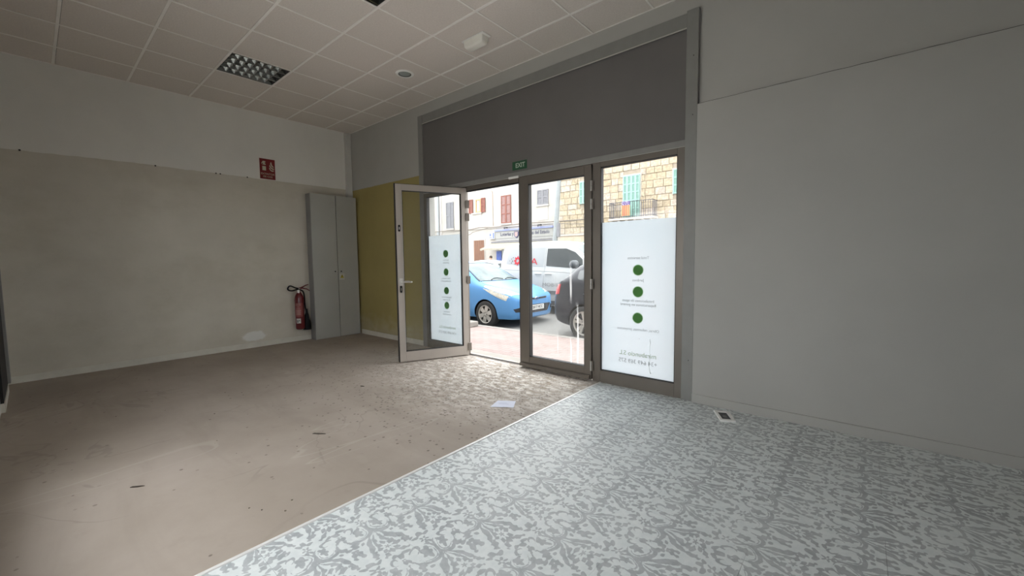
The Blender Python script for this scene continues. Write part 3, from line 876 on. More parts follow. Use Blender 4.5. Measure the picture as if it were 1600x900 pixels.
# dark splinters and crumbs
MW = pm('dark_splinter', (.045, .032, .024), .8, var=0)
for k, ((px, py), L, a, lb) in enumerate((((3.86, -2.42), .10, .6, 'dark thin splinter in the middle of the concrete'), ((3.77, -3.40), .07, .9, 'dark thin splinter near the bottom corner of the picture'),
                                          ((3.05, -1.62), .05, .3, 'short dark splinter in the open stretch of concrete near the paper'))):
    scrap('wood_splinter', (px, py, 0), [(-L / 2, -.004), (L * .1, -.007), (L / 2, 0), (L * .2, .005), (-L * .4, .006)], .004, MW, lb, 'splinter', a, 'splinters on the concrete')
me = MB()
r2 = random.Random(11)
for k in range(170):
    d = abs(r2.gauss(0, 1)); a = r2.uniform(-pi, -0.0)
    x, y = 4.0 + cos(a) * d * 1.2, -.15 + sin(a) * d * 1.1
    if k > 130: x, y = r2.uniform(1.0, 4.6), r2.uniform(-3.4, -.9)
    if 4.35 < x < 4.70 and -1.30 < y < -.93: continue
    if not (2.0 < x < 4.80 and -3.8 < y < -.09) or (x < 2.95 and y > -.9): continue
    s = r2.uniform(.002, .0055)
    p_ = [(x + s * cos(q * 2 * pi / 5) * r2.uniform(.6, 1.3), y + s * sin(q * 2 * pi / 5) * r2.uniform(.6, 1.3)) for q in range(5)]
    me.prism(p_, 'z', .0004, s * .6)
o = me.obj('debris', pm('crumbs', (.16, .13, .10), .9, var=.4, scale=40)); tag(o, 'small brown crumbs scattered on the concrete inside the doorway', 'debris', kind='stuff')

# ================================================================== the street outside
def paver_mat():
    n = NT('pink_brick_paving'); n.set(rough=.85)
    b = n.new('ShaderNodeTexBrick'); n.link(n.vec('world', (1, 1, 1)), b.inputs['Vector'])
    b.inputs['Scale'].default_value = 1.0; b.inputs['Brick Width'].default_value = .2; b.inputs['Row Height'].default_value = .1
    b.inputs['Mortar Size'].default_value = .006; b.inputs['Color1'].default_value = (.297, .220, .202, 1); b.inputs['Color2'].default_value = (.339, .262, .238, 1)
    b.inputs['Mortar'].default_value = (.190, .143, .131, 1)
    f = n.noise(3, 5)
    n.color(n.mix(f.smooth(.35, .7) * .45, b.outputs['Color'], (.369, .309, .280)))
    fac = X(n.nt, b.outputs['Fac'])
    n.bump(fac * -1, .4, .006)
    return n.m


M['paver'] = paver_mat()
M['kerb'] = pm('kerb_concrete', (0.284, 0.264, 0.239), .85, var=.1, scale=9, bump=.2)
M['asphalt'] = pm('pale_asphalt', (0.243, 0.237, 0.223), .85, var=.14, scale=30, bump=.3)
sw = MB().box(-20, 18, .30, 2.28, -.5, ZP).obj('sidewalk', M['paver']); tag(sw, 'pink brick sidewalk just outside the shop doors', 'sidewalk', kind='structure')
ks = MB().box(-.497, .497, 2.28, 2.42, -.5, ZP + .004).mesh('kerb_stone', M['kerb'])
for k in range(-12, 14): inst(ks, 'kerb_stone', sw, (k + .1, 0, 0))
rows = []
for i in range(17):
    y = 2.42 + (13.6 - 2.42) * i / 16
    z = ZR + .11 * sin(pi * i / 16)
    rows.append([(x, y, z) for x in (-30, -10, 0, 10, 25)])
rd = MB().grid(rows, thick=(0, 0, -.3)).obj('road', M['asphalt'], smooth=60); tag(rd, 'pale asphalt road between the parked cars', 'road', kind='structure')
s2 = MB().box(-30, 25, 13.6, YB, -.5, ZP).obj('sidewalk', M['kerb']); tag(s2, 'grey concrete sidewalk in front of the houses across the street', 'sidewalk', kind='structure')
bk = MB().box(-1.6, .80, 2.0, 2.27, ZP, -.01).obj('kerb_block', M['kerb'], bevel=.02, origin=(-.55, 2.13, ZP)); tag(bk, 'low concrete block at the kerb beside the blue car', 'block')

# ------------------------------------------------------------------ vehicles
def cat(P, t):
    """Catmull-Rom through tuples; P sorted by [0]; returns the tuple at P[0]==t"""
    for i in range(len(P) - 1):
        if t <= P[i + 1][0] + 1e-9: break
    p0, p1, p2, p3 = P[max(i - 1, 0)], P[i], P[i + 1], P[min(i + 2, len(P) - 1)]
    h = p2[0] - p1[0]; s = max(0, min(1, (t - p1[0]) / h)); out = [t]
    for k in range(1, len(p1)):
        m1 = (p2[k] - p0[k]) / max(1e-6, p2[0] - p0[0]) * h; m2 = (p3[k] - p1[k]) / max(1e-6, p3[0] - p1[0]) * h
        out.append((2 * s ** 3 - 3 * s * s + 1) * p1[k] + (s ** 3 - 2 * s * s + s) * m1 + (-2 * s ** 3 + 3 * s * s) * p2[k] + (s ** 3 - s * s) * m2)
    return out


class Car:
    def __init__(s, name, label, category, L, st, loc, rz, paint, wheels, wr, group=None):
        """st rows: (distance from the nose, top z, half width, bottom z, roof/hood edge half width, belt z)"""
        s.L = L; s.root = empty(name, loc, rz); tag(s.root, label, category, group)
        mb = MB(); rings = []
        ss = sorted(set([q[0] for q in st] + [L * (i / 44) for i in range(45)]))
        for d in ss:
            _, zt, w, zb, wt, belt = cat(st, d)
            zs = min(belt, zt - .05); k = min(1, (zt - zs) / .25 + .25)
            half = [(0, zb), (.7 * w, zb), (.93 * w, zb + .03), (.985 * w, zb + .11), (w, zb + .3 * (zs - zb)), (w, zb + .62 * (zs - zb)), (.988 * w, zs - .07), (.955 * w, zs),
                    (.5 * (.955 * w + wt) + .012, .5 * (zs + zt - .075 * k)), (wt, zt - .075 * k), (.84 * wt, zt - .03 * k), (.45 * wt, zt - .008 * k), (0, zt)]
            ring = [(L / 2 - d, y, z) for y, z in half] + [(L / 2 - d, -y, z) for y, z in half[-2:0:-1]]
            rings.append(ring)
        n = len(rings[0])
        mb.v = [p for r in rings for p in r]
        mb.f = [(i * n + j, i * n + (j + 1) % n, (i + 1) * n + (j + 1) % n, (i + 1) * n + j) for i in range(len(rings) - 1) for j in range(n)]
        mb.f += [tuple(range(n)), tuple(range((len(rings) - 1) * n, len(rings) * n))]
        body = mb.obj('body', paint, s.root, smooth=50)
        body.data.materials.append(M['black'])
        Wm = max(q[2] for q in st)
        cut = MB()
        for d in wheels:
            for sd in (-1, 1): cut.cyl((L / 2 - d, sd * (Wm - .24), wr), (L / 2 - d, sd * (Wm + .2), wr), wr + .035, 40)
        co = cut.obj('cut', M['black'])
        md = body.modifiers.new('b', 'BOOLEAN'); md.operation = 'DIFFERENCE'; md.object = co; md.solver = 'EXACT'; md.material_mode = 'TRANSFER'
        # evaluate in local space
        keep = s.root.matrix_basis.copy(); s.root.matrix_basis = Matrix()
        dg = bpy.context.evaluated_depsgraph_get(); dg.update()
        me = bpy.data.meshes.new_from_object(body.evaluated_get(dg))
        s.root.matrix_basis = keep
        old = body.data; body.modifiers.clear(); body.data = me; me.name = 'body'; bpy.data.meshes.remove(old)
        bpy.data.objects.remove(co)
        me.polygons.foreach_set('use_smooth', [True] * len(me.polygons)); me.set_sharp_from_angle(angle=radians(38))
        s.body = body
        s.bvh = BVHTree.FromPolygons([v.co for v in me.vertices], [p.vertices for p in me.polygons])
        s.wheels = wheels; s.wr = wr; s.Wm = Wm
    def cast(s, side, a, b):
        o, d = {'r': ((a, -3, b), (0, 1, 0)), 'l': ((a, 3, b), (0, -1, 0)), 'f': ((6, a, b), (-1, 0, 0)), 'b': ((-6, a, b), (1, 0, 0)), 't': ((a, b, 4), (0, 0, -1))}[side]
        h = s.bvh.ray_cast(Vector(o), Vector(d))
        if h[0] is None: h = s.bvh.find_nearest(Vector(o) + Vector(d) * (3 if side != 't' else 3))
        return h[0]
    def patch(s, name, mat, side, top, bot, off=.006, m=6, n=8, parent=None, smooth=40):
        """top/bot: polylines (x is the distance from the nose for r/l/t; y for f/b)"""
        def samp(P, t):
            q = t * (len(P) - 1); i = min(int(q), len(P) - 2); f = q - i
            return [P[i][k] + (P[i + 1][k] - P[i][k]) * f for k in (0, 1)]
        nv = Vector({'r': (0, -1, 0), 'l': (0, 1, 0), 'f': (1, 0, 0), 'b': (-1, 0, 0), 't': (0, 0, 1)}[side]) * off
        rows = []
        for i in range(m + 1):
            r = []
            for j in range(n + 1):
                A, B_ = samp(top, j / n), samp(bot, j / n)
                a = A[0] + (B_[0] - A[0]) * i / m; b = A[1] + (B_[1] - A[1]) * i / m
                if side in 'rlt': a = s.L / 2 - a
                r.append(s.cast(side, a, b) + nv)
            rows.append(r)
        return MB().grid(rows, thick=-nv * 2.2).obj(name, mat, parent or s.root, smooth=smooth)
    def line(s, name, mat, side, P, r=.004, parent=None, k=5):
        pts = []
        for i in range(len(P) - 1):
            for q in range(k):
                f = q / k; a = P[i][0] + (P[i + 1][0] - P[i][0]) * f; b = P[i][1] + (P[i + 1][1] - P[i][1]) * f
                pts.append(s.cast(side, s.L / 2 - a if side in 'rlt' else a, b))
        a, b = P[-1]; pts.append(s.cast(side, s.L / 2 - a if side in 'rlt' else a, b))
        return MB().tube(pts, r, 6).obj(name, mat, parent or s.root, smooth=60)
    def decal(s, name, txt, size, mat, x, z, side='r', sx=1, parent=None, me=None, off=.006):
        me = me or text_mesh(txt, size, 0)
        me.materials.clear(); me.materials.append(mat)
        for v in me.vertices:
            a, b = v.co.x * sx, v.co.y
            if side == 'r': p = s.cast('r', s.L / 2 - x + a, z + b) + Vector((0, -off, 0))
            else: p = s.cast('f', x + a, z + b) + Vector((off, 0, 0))
            v.co = p
        o = bpy.data.objects.new(name, me); C.objects.link(o); o.parent = parent or s.root; return o
    def add_wheels(s, rim_mat, spokes=5, rimr=.66, width=.19, style=0):
        R = s.wr; rr = R * rimr
        ty = MB().lathe([(rr, -.5), (R * .90, -.52), (R * .975, -.44), (R, -.30), (R, .30), (R * .975, .44), (R * .90, .52), (rr, .5), (rr * .97, .3), (rr * .97, -.3)], 40, axis='y', closed=True)
        ty.v = [(a, b * width, c) for a, b, c in ty.v]
        tyre = ty.mesh('wheel', pm('tyre_rubber', (.022, .022, .022), .75, var=.1) if 'tyre_rubber' not in bpy.data.materials else bpy.data.materials['tyre_rubber'], 50)
        def rim(sd):
            b = MB(); yo = sd * width * .46
            b.lathe([(rr, 0), (rr * .99, .012), (rr * .90, .006), (rr * .88, -.03), (rr * .95, -.06), (rr * .99, -.06)], 40, (0, yo, 0), 'y', closed=True) if sd > 0 else b.lathe([(rr, 0), (rr * .99, -.012), (rr * .90, -.006), (rr * .88, .03), (rr * .95, .06), (rr * .99, .06)], 40, (0, yo, 0), 'y', closed=True)
            for k in range(spokes):
                a = 2 * pi * k / spokes + .3
                for dv in ((0,) if style == 0 else (-.13, .13)):
                    wi, wo = (rr * .20, rr * .25) if style == 0 else (rr * .10, rr * .11)
                    c0, c1 = Vector((cos(a), 0, sin(a))), Vector((cos(a + dv * 1.6), 0, sin(a + dv * 1.6)))
                    tn = Vector((-sin(a), 0, cos(a)))
                    q0, q1 = c0 * rr * .15, c1 * rr * .93
                    y0, y1 = yo - sd * .004, yo - sd * .03
                    b.add([q0 + tn * wi + Vector((0, y0, 0)), q0 - tn * wi + Vector((0, y0, 0)), q1 - tn * wo + Vector((0, y0, 0)), q1 + tn * wo + Vector((0, y0, 0)),
                           q0 + tn * wi + Vector((0, y1, 0)), q0 - tn * wi + Vector((0, y1, 0)), q1 - tn * wo + Vector((0, y1, 0)), q1 + tn * wo + Vector((0, y1, 0))],
                          [(0, 1, 2, 3), (7, 6, 5, 4), (0, 4, 5, 1), (1, 5, 6, 2), (2, 6, 7, 3), (3, 7, 4, 0)])
            b.cyl((0, yo - sd * .002, 0), (0, yo - sd * .03, 0), rr * .30, 20)
            return b.mesh('rim', rim_mat, 35)
        dark = MB().cyl((0, -width * .12, 0), (0, width * .12, 0), rr * .97, 28).mesh('brake_disc', M['black'], 40)
        nut = MB().cyl((0, -.004, 0), (0, .004, 0), rr * .045, 8).mesh('wheel_nut', M['black'])
        for d in s.wheels:
            for sd in (-1, 1):
                w = inst(tyre, 'wheel', s.root, (s.L / 2 - d, sd * (s.Wm - width / 2 - .012), R))
                inst(rim(sd), 'rim', w); inst(dark, 'brake_disc', w)
                cap = MB().cyl((0, sd * width * .455, 0), (0, sd * width * .475, 0), rr * .11, 16).obj('hub_cap', M['steel'], w, smooth=40)
                if sd < 0:
                    for k in range(5):
                        a = 2 * pi * k / 5
                        inst(nut, 'wheel_nut', w, (rr * .21 * cos(a), sd * width * .458, rr * .21 * sin(a)))


def paint(name, c, rough=.28, metal=.3):
    n = NT(name); n.color(c); n.set(rough=rough, metal=metal, coat=.08, spec=.3); n.bsdf.inputs['Coat Roughness'].default_value = .06
    return n.m


M['carglass'] = pm('car_window_glass', (.05, .06, .065), .05, var=0, coat=.5)
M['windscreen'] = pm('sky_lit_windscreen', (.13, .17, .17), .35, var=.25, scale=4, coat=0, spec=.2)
M['lamp'] = pm('headlamp_lens', (0.605, 0.585, 0.507), .15, .2, var=.15, scale=30, coat=.6)
M['tail'] = pm('tail_lamp_red', (.55, .02, .03), .2, 0, var=.1, coat=.6)
M['chrome'] = pm('chrome', (.7, .7, .7), .15, 1, var=0)
M['trimblack'] = pm('car_trim_black', (.02, .02, .022), .5, var=0)
M['plate'] = pm('number_plate', (0.732, 0.732, 0.713), .4, var=0)
M['alloy'] = pm('alloy_wheel', (0.507, 0.488, 0.449), .35, .5, var=.05, scale=20)

hatch = [(0, .66, .50, .24, .40, .62), (.05, .72, .64, .21, .54, .66), (.15, .78, .735, .19, .64, .70), (.35, .86, .80, .18, .70, .76), (.62, .93, .835, .18, .73, .83), (.95, 1.00, .85, .18, .745, .89),
         (1.15, 1.075, .855, .18, .735, .92), (1.5, 1.275, .86, .18, .66, .945), (1.8, 1.41, .86, .18, .60, .955), (2.1, 1.47, .86, .18, .58, .965), (2.6, 1.48, .86, .18, .58, .985), (3.1, 1.445, .855, .18, .575, 1.02),
         (3.5, 1.36, .83, .19, .56, 1.06), (3.72, 1.17, .79, .22, .60, 1.06), (3.86, 1.0, .75, .26, .62, .98), (3.93, .86, .70, .30, .60, .85), (3.96, .70, .62, .36, .52, .68)]


def hatch_details(c, front=True, rear=True, win=None):
    G = win or M['carglass']
    L = c.L
    k = L / 3.96
    c.patch('windscreen', M['windscreen'] if front else G, 't', [(1.12 * k, -.66), (1.05 * k, -.3), (1.04 * k, 0), (1.05 * k, .3), (1.12 * k, .66)], [(1.90 * k, -.50), (1.86 * k, -.25), (1.85 * k, 0), (1.86 * k, .25), (1.90 * k, .50)], m=8, n=12)
    for sd in 'rl':
        c.patch('side_window', G, sd, [(1.55 * k, 1.17), (1.85 * k, 1.33), (2.2 * k, 1.385), (2.45 * k, 1.39)], [(1.38 * k, 1.005), (1.7 * k, 1.01), (2.1 * k, 1.02), (2.45 * k, 1.03)])
        c.patch('side_window', G, sd, [(2.50 * k, 1.39), (2.85 * k, 1.375), (3.2 * k, 1.335), (3.42 * k, 1.28)], [(2.50 * k, 1.03), (2.85 * k, 1.05), (3.2 * k, 1.085), (3.40 * k, 1.14)])
        c.line('door_seam', M['trimblack'], sd, [(1.33 * k, .95), (1.30 * k, .6), (1.36 * k, .28)])
        c.line('door_seam', M['trimblack'], sd, [(2.47 * k, 1.0), (2.5 * k, .6), (2.46 * k, .28)])
        sg = -1 if sd == 'r' else 1
        p = c.cast(sd, L / 2 - 1.62 * k, 1.0)
        mr = MB().lathe([(0, -.10), (.055, -.085), (.075, -.02), (.075, .04), (.05, .08), (0, .09)], 14, (p.x + .02, p.y + sg * .12, p.z + .05), 'y').obj('wing_mirror', c.body.data.materials[0], c.root, smooth=60)
        for d in (2.30, 3.15):
            p = c.cast(sd, L / 2 - d * k, .86)
            MB().tube([(p.x + .09, p.y - sg * .004, p.z), (p.x + .06, p.y + sg * .022, p.z + .004), (p.x - .06, p.y + sg * .022, p.z + .006), (p.x - .09, p.y - sg * .004, p.z + .004)], .012, 8).obj('door_handle', c.body.data.materials[0], c.root, smooth=50)
    c.patch('rear_window', G, 'b', [(-.48, 1.30), (0, 1.32), (.48, 1.30)], [(-.56, 1.09), (0, 1.08), (.56, 1.09)])
    if rear:
        for sg in (-1, 1):
            c.patch('tail_lamp', M['tail'], 'r' if sg < 0 else 'l', [(3.74 * k, 1.03), (3.84 * k, 1.02)], [(3.78 * k, .84), (3.89 * k, .82)], m=4, n=5)
        c.patch('number_plate', M['plate'], 'b', [(-.26, .80), (.26, .80)], [(-.26, .69), (.26, .69)])
        c.patch('rear_bumper_insert', M['trimblack'], 'b', [(-.5, .46), (.5, .46)], [(-.5, .37), (.5, .37)])


BLUE = paint('sky_blue_metallic', (.10, .275, .55), .38, .1)
bc = Car('hatchback_car', 'bright blue hatchback car parked outside the open doorway', 'car', 3.96, hatch, (1.28 - 1.98, 2.78 + .86, ZR), 0, BLUE, (.80, 3.29), .30)
hatch_details(bc)
bc.add_wheels(M['alloy'], 6, .68, .195)
for sg, sd in ((-1, 'r'), (1, 'l')):
    hl = bc.patch('headlamp', M['lamp'], 't', [(.10, sg * .46), (.28, sg * .58), (.55, sg * .68), (.86, sg * .745)], [(.17, sg * .72), (.34, sg * .785), (.58, sg * .81), (.88, sg * .79)], off=.008, m=5, n=10)
    bc.patch('headlamp_side', M['lamp'], sd, [(.20, .72), (.45, .79), (.65, .83), (.88, .875)], [(.24, .62), (.42, .675), (.65, .77), (.88, .868)], off=.006, parent=hl)
    fg = bc.patch('fog_lamp_recess', M['trimblack'], 'f', [(sg * .56, .47), (sg * .70, .44)], [(sg * .52, .37), (sg * .66, .37)], m=3, n=4)
    bc.line('bonnet_seam', M['trimblack'], 't', [(.30, sg * .60), (.62, sg * .665), (1.02, sg * .70)], .003)
bc.patch('upper_grille', M['trimblack'], 'f', [(-.40, .665), (0, .655), (.40, .665)], [(-.36, .625), (0, .615), (.36, .625)])
bc.patch('lower_grille', M['trimblack'], 'f', [(-.52, .50), (0, .51), (.52, .50)], [(-.40, .33), (0, .325), (.40, .33)], m=6, n=12)
for zz in (.36, .46): bc.line('grille_bar', M['chrome'], 'f', [(-.44, zz), (0, zz), (.44, zz)], .006)
pf = bc.cast('f', 0, .635)
e = MB().lathe([(0, .012), (.05, .010), (.075, .004), (.078, 0)], 28, (0, 0, 0), 'x'); e.v = [(a + pf.x + .008, b, c * .45 + pf.z) for a, b, c in e.v]
bd = e.obj('oval_badge', M['chrome'], bc.root, smooth=40)
e = MB().lathe([(0, .014), (.06, .0125), (.064, 0)], 28, (0, 0, 0), 'x'); e.v = [(a + pf.x + .0085, b, c * .40 + pf.z) for a, b, c in e.v]
e.obj('badge_field', pm('badge_blue', (.05, .09, .22), .3, var=0), bd, smooth=40)
pp = bc.cast('f', 0, .43)
pl = MB().box(pp.x + .006, pp.x + .016, -.26, .26, .385, .495).obj('number_plate', M['plate'], bc.root, bevel=.004)
MB().box(pp.x + .016, pp.x + .0168, -.258, -.215, .388, .492).obj('plate_band', pm('plate_blue', (.03, .08, .40), .4, var=0), pl)
text_obj('lettering', '2017 HCC', .085, M['black'], pl, (pp.x + .0165, .02, .44), (radians(90), 0, radians(90)), .0004, sx=1.0, bold=.002)
for P_ in ([(1.12, -.68), (1.5, -.60), (1.90, -.52)], [(1.12, .68), (1.5, .60), (1.90, .52)], [(1.10, -.66), (1.035, -.3), (1.02, 0), (1.035, .3), (1.10, .66)], [(1.90, -.50), (1.87, 0), (1.90, .50)]):
    bc.line('windscreen_seal', M['trimblack'], 't', P_, .012)
for y0 in (-.35, .15):
    q = [bc.cast('t', 1.98 - (1.06 + .07 * abs(sin(f * 3))), y0 + .42 * f) + Vector((0, 0, .014)) for f in (0, .33, .66, 1)]
    MB().tube(q, .010, 6).obj('wiper', M['trimblack'], bc.root)

DARK = paint('dark_navy_paint', (.018, .020, .028), .3, .2)
suv = [(q[0] * 1.06, q[1] * 1.035, q[2] * 1.03, q[3] + .02, q[4] * 1.04, q[5] * 1.03) for q in hatch]
dc = Car('hatchback_car', 'black car parked behind the dusty door glass, only its rear corner showing', 'car', 3.96 * 1.06, suv, (2.22 + 1.98 * 1.06, 2.78 + .886, ZR), 0, DARK, (.84, 3.42), .322)
hatch_details(dc)
dc.add_wheels(M['alloy'], 5, .70, .205, 1)
for sg in (-1, 1): dc.patch('headlamp', M['lamp'], 't', [(.14, sg * .54), (.45, sg * .72)], [(.24, sg * .70), (.55, sg * .79)], off=.008)

FARC = paint('pale_blue_paint', (.45, .55, .58), .3, .2)
fc = Car('hatchback_car', 'pale car across the street, its roof just showing over the blue hatchback', 'car', 3.96, hatch, (-8.6, 11.9, ZR + .035), pi, FARC, (.80, 3.29), .30)
hatch_details(fc)
fc.add_wheels(M['alloy'], 5, .66, .195)

VW = paint('white_van_paint', (.559, .571, .571), .3, 0)
vst = [(0, .80, .55, .26, .42, .74), (.05, .90, .70, .22, .58, .84), (.2, 1.02, .82, .20, .72, .95), (.5, 1.12, .865, .19, .77, 1.03), (.9, 1.19, .88, .19, .77, 1.09), (1.15, 1.30, .885, .19, .765, 1.12), (1.6, 1.62, .89, .19, .735, 1.13),
       (1.95, 1.83, .89, .19, .715, 1.14), (2.25, 1.905, .89, .19, .71, 1.15), (2.7, 1.93, .89, .19, .71, 1.15), (3.4, 1.925, .89, .19, .71, 1.15), (3.95, 1.88, .88, .20, .70, 1.15), (4.13, 1.80, .86, .22, .69, 1.14), (4.20, 1.62, .83, .28, .68, 1.10)]
VZ = ZR + .075
vn = Car('delivery_van', 'white delivery van with red lettering in the roadway beyond the blue car', 'van', 4.20, vst, (-1.10 + 2.10, 4.98 + .89, VZ), 0, VW, (.86, 3.45), .33)
vn.patch('windscreen', M['windscreen'], 't', [(1.18, -.70), (1.08, -.35), (1.06, 0), (1.08, .35), (1.18, .70)], [(1.98, -.62), (1.92, -.3), (1.90, 0), (1.92, .3), (1.98, .62)], m=8, n=12)
for sd in 'rl':
    vn.patch('side_window', M['carglass'], sd, [(1.50, 1.42), (1.72, 1.60), (1.98, 1.70), (2.55, 1.71)], [(1.45, 1.22), (1.75, 1.21), (2.1, 1.23), (2.55, 1.26)], m=8, n=12)
    vn.patch('quarter_window', M['carglass'], sd, [(1.30, 1.26), (1.42, 1.36)], [(1.30, 1.20), (1.42, 1.21)], m=3, n=3)
    vn.patch('side_panel', pm('van_panel', (0.445, 0.458, 0.465), .35, var=0) if sd == 'r' else bpy.data.materials['van_panel'], sd, [(2.63, 1.74), (3.2, 1.74), (3.88, 1.72)], [(2.63, 1.24), (3.2, 1.25), (3.95, 1.32)], off=.004, n=12)
    vn.line('panel_seam', M['trimblack'], sd, [(2.60, 1.76), (2.59, 1.2), (2.62, .7), (2.60, .36)], .003)
    vn.line('panel_seam', M['trimblack'], sd, [(1.32, 1.18), (1.28, .8), (1.32, .36)], .003)
    vn.line('body_crease', pm('van_seam_grey', (.36, .36, .36), .5, var=0) if sd == 'r' else bpy.data.materials['van_seam_grey'], sd, [(1.1, 1.03), (2.0, 1.10), (3.2, 1.14), (4.0, 1.15)], .008)
    vn.patch('side_moulding', pm('van_cladding', (.16, .16, .165), .6, var=.1) if sd == 'r' else bpy.data.materials['van_cladding'], sd, [(1.30, .62), (3.0, .62)], [(1.30, .54), (3.0, .54)], n=14, m=2, off=.02)
    vn.patch('sill_cladding', bpy.data.materials['van_cladding'], sd, [(1.28, .36), (3.02, .36)], [(1.28, .24), (3.02, .24)], n=14, m=2, off=.012)
    sg = -1 if sd == 'r' else 1
    for d in (2.45, 2.78):
        p = vn.cast(sd, 2.10 - d, 1.05)
        MB().tube([(p.x + .10, p.y - sg * .004, p.z), (p.x + .06, p.y + sg * .03, p.z + .004), (p.x - .06, p.y + sg * .03, p.z + .006), (p.x - .10, p.y - sg * .004, p.z + .004)], .017, 8).obj('door_handle', VW, vn.root, smooth=50)
    p = vn.cast(sd, 2.10 - 1.62, 1.20)
    MB().lathe([(0, -.13), (.075, -.11), (.105, -.03), (.105, .06), (.07, .11), (0, .12)], 14, (p.x + .02, p.y + sg * .16, p.z + .10), 'y').obj('wing_mirror', pm('mirror_grey', (.07, .08, .09), .4, var=0) if sd == 'r' else bpy.data.materials['mirror_grey'], vn.root, smooth=60)
RED = pm('logo_red', (.60, .025, .04), .5, var=0)
def gear_mesh(R):
    bm = bmesh.new(); n = 8; ring_o = []; ring_i = []
    for k in range(n * 4):
        a = 2 * pi * k / (n * 4); r = R * (1.0 if k % 4 in (0,) else (.62 if k % 4 == 2 else .74))
        ring_o.append(bm.verts.new((r * cos(a), r * sin(a), 0))); ring_i.append(bm.verts.new((R * .34 * cos(a), R * .34 * sin(a), 0)))
    for k in range(n * 4):
        q = (k + 1) % (n * 4); bm.faces.new((ring_o[k], ring_o[q], ring_i[q], ring_i[k]))
    me = bpy.data.meshes.new('g'); bm.to_mesh(me); bm.free(); return me
vn.decal('gear_logo', None, 0, RED, 3.535, 1.40, me=gear_mesh(.145), off=.014)
for q, (dx, dz, r) in enumerate(((3.72, 1.39, .022), (3.76, 1.45, .018), (3.75, 1.34, .02), (3.70, 1.49, .018), (3.82, 1.40, .014))):
    vn.decal('logo_speck', None, 0, M['black'], dx, dz, me=gear_mesh(r), off=.014)
vn.decal('lettering', 'BSA', .25, RED, 3.135, 1.37, sx=1.42, off=.014)
vn.decal('lettering', 'MOBIELDEC', .13, pm('van_letters_grey', (.30, .30, .30), .5, var=0), 2.17, .77, sx=1.35, off=.008)
vn.add_wheels(M['alloy'], 6, .62, .21)

# ------------------------------------------------------------------ houses across the street
SC = (YB + 3.7177) / 14.7177
def bx_(x): return 6.84 + (x - 6.84) * SC
def bz(z): return 1.254 + (z - 1.254) * SC
M['plaster'] = pm('cream_plaster', (0.363, 0.339, 0.306), .9, var=.07, scale=1.2, bump=.15)
M['plaster2'] = pm('cream_window_patch', (0.393, 0.367, 0.332), .9, var=.04)
M['brown'] = pm('brown_shutter_wood', (0.165, 0.057, 0.039), .7, var=.12)
M['brown_panel'] = pm('faded_brown_louvre', (0.226, 0.134, 0.121), .7, var=.1)
M['grey_sh'] = pm('grey_shutter_wood', (0.168, 0.168, 0.181), .7, var=.12)
M['mint'] = pm('mint_shutter_wood', (0.226, 0.394, 0.332), .6, var=.05)
M['mint_panel'] = pm('mint_louvre', (0.159, 0.29, 0.243), .6, var=.08)
M['wood_frame'] = pm('honey_window_wood', (.42, .20, .085), .6, var=.1)
M['door_wood'] = pm('brown_door_wood', (0.146, 0.07, 0.04), .7, var=.2, scale=5, sc=(6, 6, .4))

lh = empty('plaster_house', (-16, YB, ZP)); tag(lh, 'cream plastered house across the street with brown and grey shutters', 'house')
XE = bx_(-3.0)
lwall = MB().box(-32, XE, YB, YB + 8, ZP, 7.2).obj('wall', M['plaster'], lh, world=True)
def shutter(parent, x0, x1, z0, z1, frame_m, panel_m, leaves=2, rows=3, y=YB, fw_=.06, nm='window', lab=None):
    w = MB().box(x0, x1, y - .03, y - .001, z0, z1).obj(nm, panel_m, parent, world=True)
    lw = (x1 - x0) / leaves
    for k in range(leaves):
        a, b = x0 + lw * k, x0 + lw * (k + 1)
        fr = MB().box(a, a + fw_, y - .065, y - .03, z0, z1).box(b - fw_, b, y - .065, y - .03, z0, z1)
        for q in range(rows + 1):
            zc = z0 + (z1 - z0 - fw_) * q / rows
            fr.box(a + fw_, b - fw_, y - .065, y - .03, zc, zc + fw_)
        fr.obj('shutter_frame', frame_m, w, world=True)
        for q in range(rows):
            za = z0 + (z1 - z0 - fw_) * q / rows + fw_; zb = z0 + (z1 - z0 - fw_) * (q + 1) / rows
            sl = MB(); ns = max(3, int((zb - za) / .07))
            for i in range(ns):
                zc = za + (zb - za) * (i + .5) / ns; h = (zb - za) / ns
                sl.prism([(y - .052, zc - h * .42), (y - .048, zc - h * .42), (y - .034, zc + h * .42), (y - .038, zc + h * .42)], 'x', a + fw_, b - fw_)
            sl.obj('louvre', panel_m, w, world=True)
    return w
shutter(lh, bx_(-6.326), bx_(-5.715), bz(2.985), bz(4.283), M['brown'], M['brown_panel'])
MB().box(bx_(-6.36), bx_(-5.69), YB - .09, YB, bz(2.985) - .09, bz(2.985) - .01).obj('sill', M['plaster2'], lh, world=True)
shutter(lh, bx_(-4.18), bx_(-3.592), bz(3.641), bz(4.29), M['grey_sh'], M['grey_sh'], rows=2)
MB().box(bx_(-4.22), bx_(-3.56), YB - .10, YB, bz(3.641) - .08, bz(3.641)).obj('sill', M['plaster2'], lh, world=True)
MB().box(bx_(-4.16), bx_(-3.62), YB - .02, YB, bz(2.98), bz(3.641) - .08).obj('walled_up_patch', M['plaster2'], lh, world=True)
shutter(lh, bx_(-10.3), bx_(-9.72), bz(2.95), bz(4.35), M['grey_sh'], M['grey_sh'], rows=2)
MB().box(bx_(-10.34), bx_(-9.68), YB - .10, YB, bz(2.95) - .08, bz(2.95)).obj('sill', M['plaster2'], lh, world=True)
